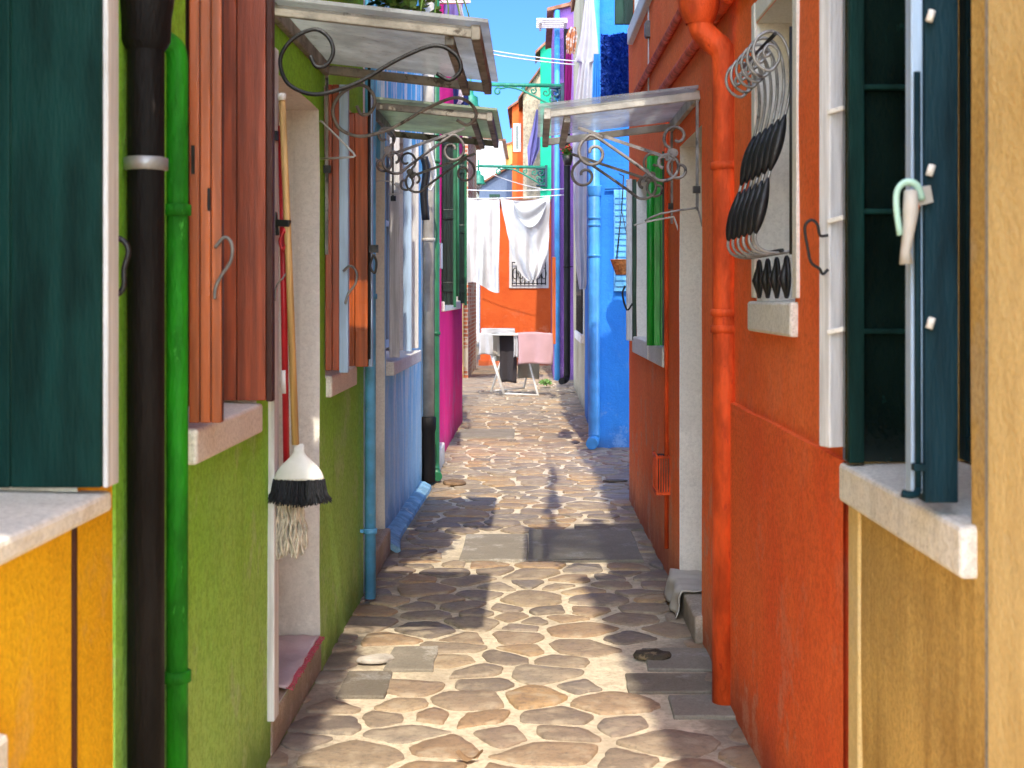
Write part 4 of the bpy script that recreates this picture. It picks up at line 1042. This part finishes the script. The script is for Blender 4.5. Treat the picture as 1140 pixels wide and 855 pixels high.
drape('pale_garment','pale patterned garment hanging behind the crossed legs of the rack','garment',547,560,za-.01,.33,.4,c_rag,YD+.0)

# weeds tuft
def leaves(mb,c,rad,n,size,up=.3,mi=0):
    for i in range(n):
        d=Vector((random.gauss(0,1),random.gauss(0,1),random.gauss(0,1))).normalized()*(random.random()**.4)
        p=Vector(c)+Vector((d.x*rad[0],d.y*rad[1],d.z*rad[2]))
        a=Vector((random.uniform(-1,1),random.uniform(-1,1),random.uniform(-.6,up+.6))).normalized()*size*random.uniform(.6,1.3)
        b=a.cross(Vector((random.uniform(-1,1),random.uniform(-1,1),1))).normalized()*size*.32
        mb.add([p,p+a*.5+b,p+a,p+a*.5-b],[(0,1,2,3)],mi)
mb=MB(); leaves(mb,A(607,427,22.5)+Vector((0,0,.02)),(.10,.18,.035),170,.05)
tag(mb.build('weed_tuft',m_leaf2),'small tuft of green weeds growing in the paving behind the drying rack','weeds')
# window box on the green house and flower pots
wb=thing('window_box','terracotta window box of trailing green plants high on the green house above the cloudy awning','window box',(-.7,5.9,2.75))
mb=MB(); mb.box((-.845,5.35,3.0),(-.60,6.45,3.18)); mb.build('trough',m_terr,wb,bevel=.01)
mb=MB(); leaves(mb,(-.62,5.9,3.26),(.24,.62,.20),1500,.075); leaves(mb,(-.64,6.25,2.95),(.14,.30,.16),420,.07); mb.build('foliage',[m_leaf],wb)
mb=MB(); leaves(mb,(-.56,6.3,2.90),(.14,.25,.16),240,.06)
for k in range(5):
    p=Vector((-.62+.04*k,5.6+.2*k,3.0)); mb.tube(cr([p,p+Vector((.1,.05,-.05)),p+Vector((.16,.1,-.2)),p+Vector((.15,.12,-.33))],4),.004,4)
mb.build('trailing_stem',[m_leaf2],wb)
fp=thing('flower_pot','small pot of red flowers hanging on the beige house','flower pot',tuple(A(632,185,19)))
c=A(632,184,19); mb=MB(); mb.lathe(c,[(0,0),(.05,0),(.08,.13),(.07,.13),(0,.11)],12); mb.build('pot',m_iron,fp)
mb=MB(); leaves(mb,c+Vector((0,0,.18)),(.09,.09,.08),160,.05); mb.build('foliage',m_leaf,fp)
mb=MB(); leaves(mb,c+Vector((0,0,.22)),(.09,.09,.07),60,.04); mb.build('flowers',m_redfl,fp)
# unseen towels and line, added above the frame only to shade the paving
for i,(x,y,w,L,z0,z1) in enumerate(((.27,5.5,.10,1.0,3.75,4.95),(.29,6.7,.14,1.1,3.85,4.95),(.31,7.95,.11,1.0,4.0,4.95))):
    mb=MB(); mb.sheet(lambda u,v:(x+(u-.5)*w*(.4+.6*v)+.04*math.sin(u*9+v*3)*v,y+(u-.5)*L*(1-.25*v*(i%2)),z1-(z1-z0)*v*(1-.25*abs(math.sin(u*4+i)))),20,16)
    tag(mb.build('shadow_towel',c_grey if i!=1 else c_white),'unseen towel added high over the alley to cast a shadow on the paving','towel','unseen towels added for their shadow')
line('unseen clothes line added high along the red house for the shadow towels',(.31,4.2,4.95),(.31,10.4,5.0),.03,.006)

# ------------------------------------------------------------------ loose stones
def stone(label,px,py,w,d,h,m,seed,rot=0):
    Y=1.5*F/(py-330); c=A(px,py,Y); n=13; mb=MB(); vs=[]; 
    for ring,(s,z) in enumerate(((.93,.004),(1.,h*.5),(.9,h),(.45,h*1.04))):
        for k in range(n):
            th=2*PI*k/n; r=1+.28*nz(math.cos(th)*1.3+seed,math.sin(th)*1.3,seed*2)+.06*nz(k*3.1,ring,seed)
            x=math.cos(th)*w/2*r*s; y=math.sin(th)*d/2*r*s
            vs.append((c.x+x*math.cos(rot)-y*math.sin(rot),c.y+x*math.sin(rot)+y*math.cos(rot),.004+z*(1+.25*nz(k*.8,ring,seed))))
    fs=[(i*n+k,i*n+(k+1)%n,(i+1)*n+(k+1)%n,(i+1)*n+k) for i in range(3) for k in range(n)]+[tuple(3*n+k for k in range(n))]
    mb.add(vs,fs); return tag(mb.build('loose_stone',m,bevel=.004),label,'stone','loose stones on the paving')
stone('pale flat loose stone lying near the left doorstep',419,738,.155,.10,.022,m_rock,2.3,.2)
stone('dark flat loose stone lying near the red drainpipe',727,735,.16,.11,.03,m_rockd,5.1,-.2)
stone('brown flat loose stone lying near the black cast iron pipe foot',506,540,.19,.24,.03,m_rockb,8.7,.1)
stone('dark sliver of stone lying in the shade by the red house corner',685,537,.2,.1,.015,m_rockd,3.3,.0)
# dry leaf
mb=MB(); p=Vector(((520-594)/F*4.43,4.43,.01)); mb.sheet(lambda u,v:(p.x+(u-.5)*.075+.015*math.sin(v*3),p.y+(v-.5)*.05*math.sin(PI*max(.05,min(.95,u))),.012+.012*(u-.5)**2*8+.008*math.sin(v*5)),8,6)
tag(mb.build('dry_leaf',m_rockb),'dry curled brown leaf on the paving at the bottom','leaf')

# ------------------------------------------------------------------ light, sky, camera
EL=52.5; S=-.045
w=bpy.data.worlds.new('World'); SC.world=w; w.use_nodes=True
nt=w.node_tree; bg=nt.nodes['Background']
sky=nt.nodes.new('ShaderNodeTexSky'); sky.sky_type='NISHITA'; sky.sun_disc=False
az=math.atan2(S,1)                   # sunlight travels towards (S,1)
sky.sun_elevation=R(EL); sky.sun_rotation=PI+az
sky.air_density=1.0; sky.dust_density=.4; sky.ozone_density=2.0; sky.altitude=0
def wn(t,props=None,**ins):
    nd=nt.nodes.new(t)
    for k,v in (props or {}).items(): setattr(nd,k,v)
    for k,v in ins.items():
        sk=nd.inputs[int(k[1:])]
        if isinstance(v,bpy.types.NodeSocket): nt.links.new(v,sk)
        else: sk.default_value=v
    return nd
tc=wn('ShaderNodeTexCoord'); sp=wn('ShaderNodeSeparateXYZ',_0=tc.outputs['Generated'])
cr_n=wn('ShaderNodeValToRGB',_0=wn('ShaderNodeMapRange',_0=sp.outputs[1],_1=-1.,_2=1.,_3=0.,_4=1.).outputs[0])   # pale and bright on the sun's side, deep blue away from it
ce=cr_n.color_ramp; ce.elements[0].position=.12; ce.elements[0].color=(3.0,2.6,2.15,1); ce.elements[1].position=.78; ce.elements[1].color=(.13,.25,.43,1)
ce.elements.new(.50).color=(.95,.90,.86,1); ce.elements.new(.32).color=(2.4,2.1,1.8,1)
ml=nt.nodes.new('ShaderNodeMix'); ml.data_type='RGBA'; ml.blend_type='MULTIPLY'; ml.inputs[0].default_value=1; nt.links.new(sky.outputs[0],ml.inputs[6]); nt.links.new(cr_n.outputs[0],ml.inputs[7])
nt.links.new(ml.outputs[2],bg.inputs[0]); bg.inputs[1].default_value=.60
sd=bpy.data.lights.new('sun','SUN'); sd.energy=5.0; sd.angle=R(.53); sd.color=(1,.90,.73)
so=bpy.data.objects.new('sun',sd); COL.objects.link(so)
d=Vector((S,1,0)).normalized()*math.cos(R(EL))+Vector((0,0,-math.sin(R(EL))))
so.rotation_euler=d.to_track_quat('-Z','Y').to_euler(); so.location=(0,-5,10)

cd=bpy.data.cameras.new('camera'); co=bpy.data.objects.new('camera',cd); COL.objects.link(co)
co.location=(0,0,1.5); co.rotation_euler=(R(90),0,0)
cd.sensor_fit='HORIZONTAL'; cd.sensor_width=36; cd.lens=F/1140*36
cd.shift_x=-24/1140; cd.shift_y=-97.5/1140
cd.clip_end=2000; cd.clip_start=.05
cd.dof.use_dof=True; cd.dof.focus_distance=8.5; cd.dof.aperture_fstop=7.5
SC.camera=co
SC.view_settings.view_transform='Standard'; SC.view_settings.look='None'; SC.view_settings.exposure=0; SC.view_settings.gamma=1
SC.cycles.max_bounces=10; SC.cycles.diffuse_bounces=6; SC.cycles.transparent_max_bounces=10
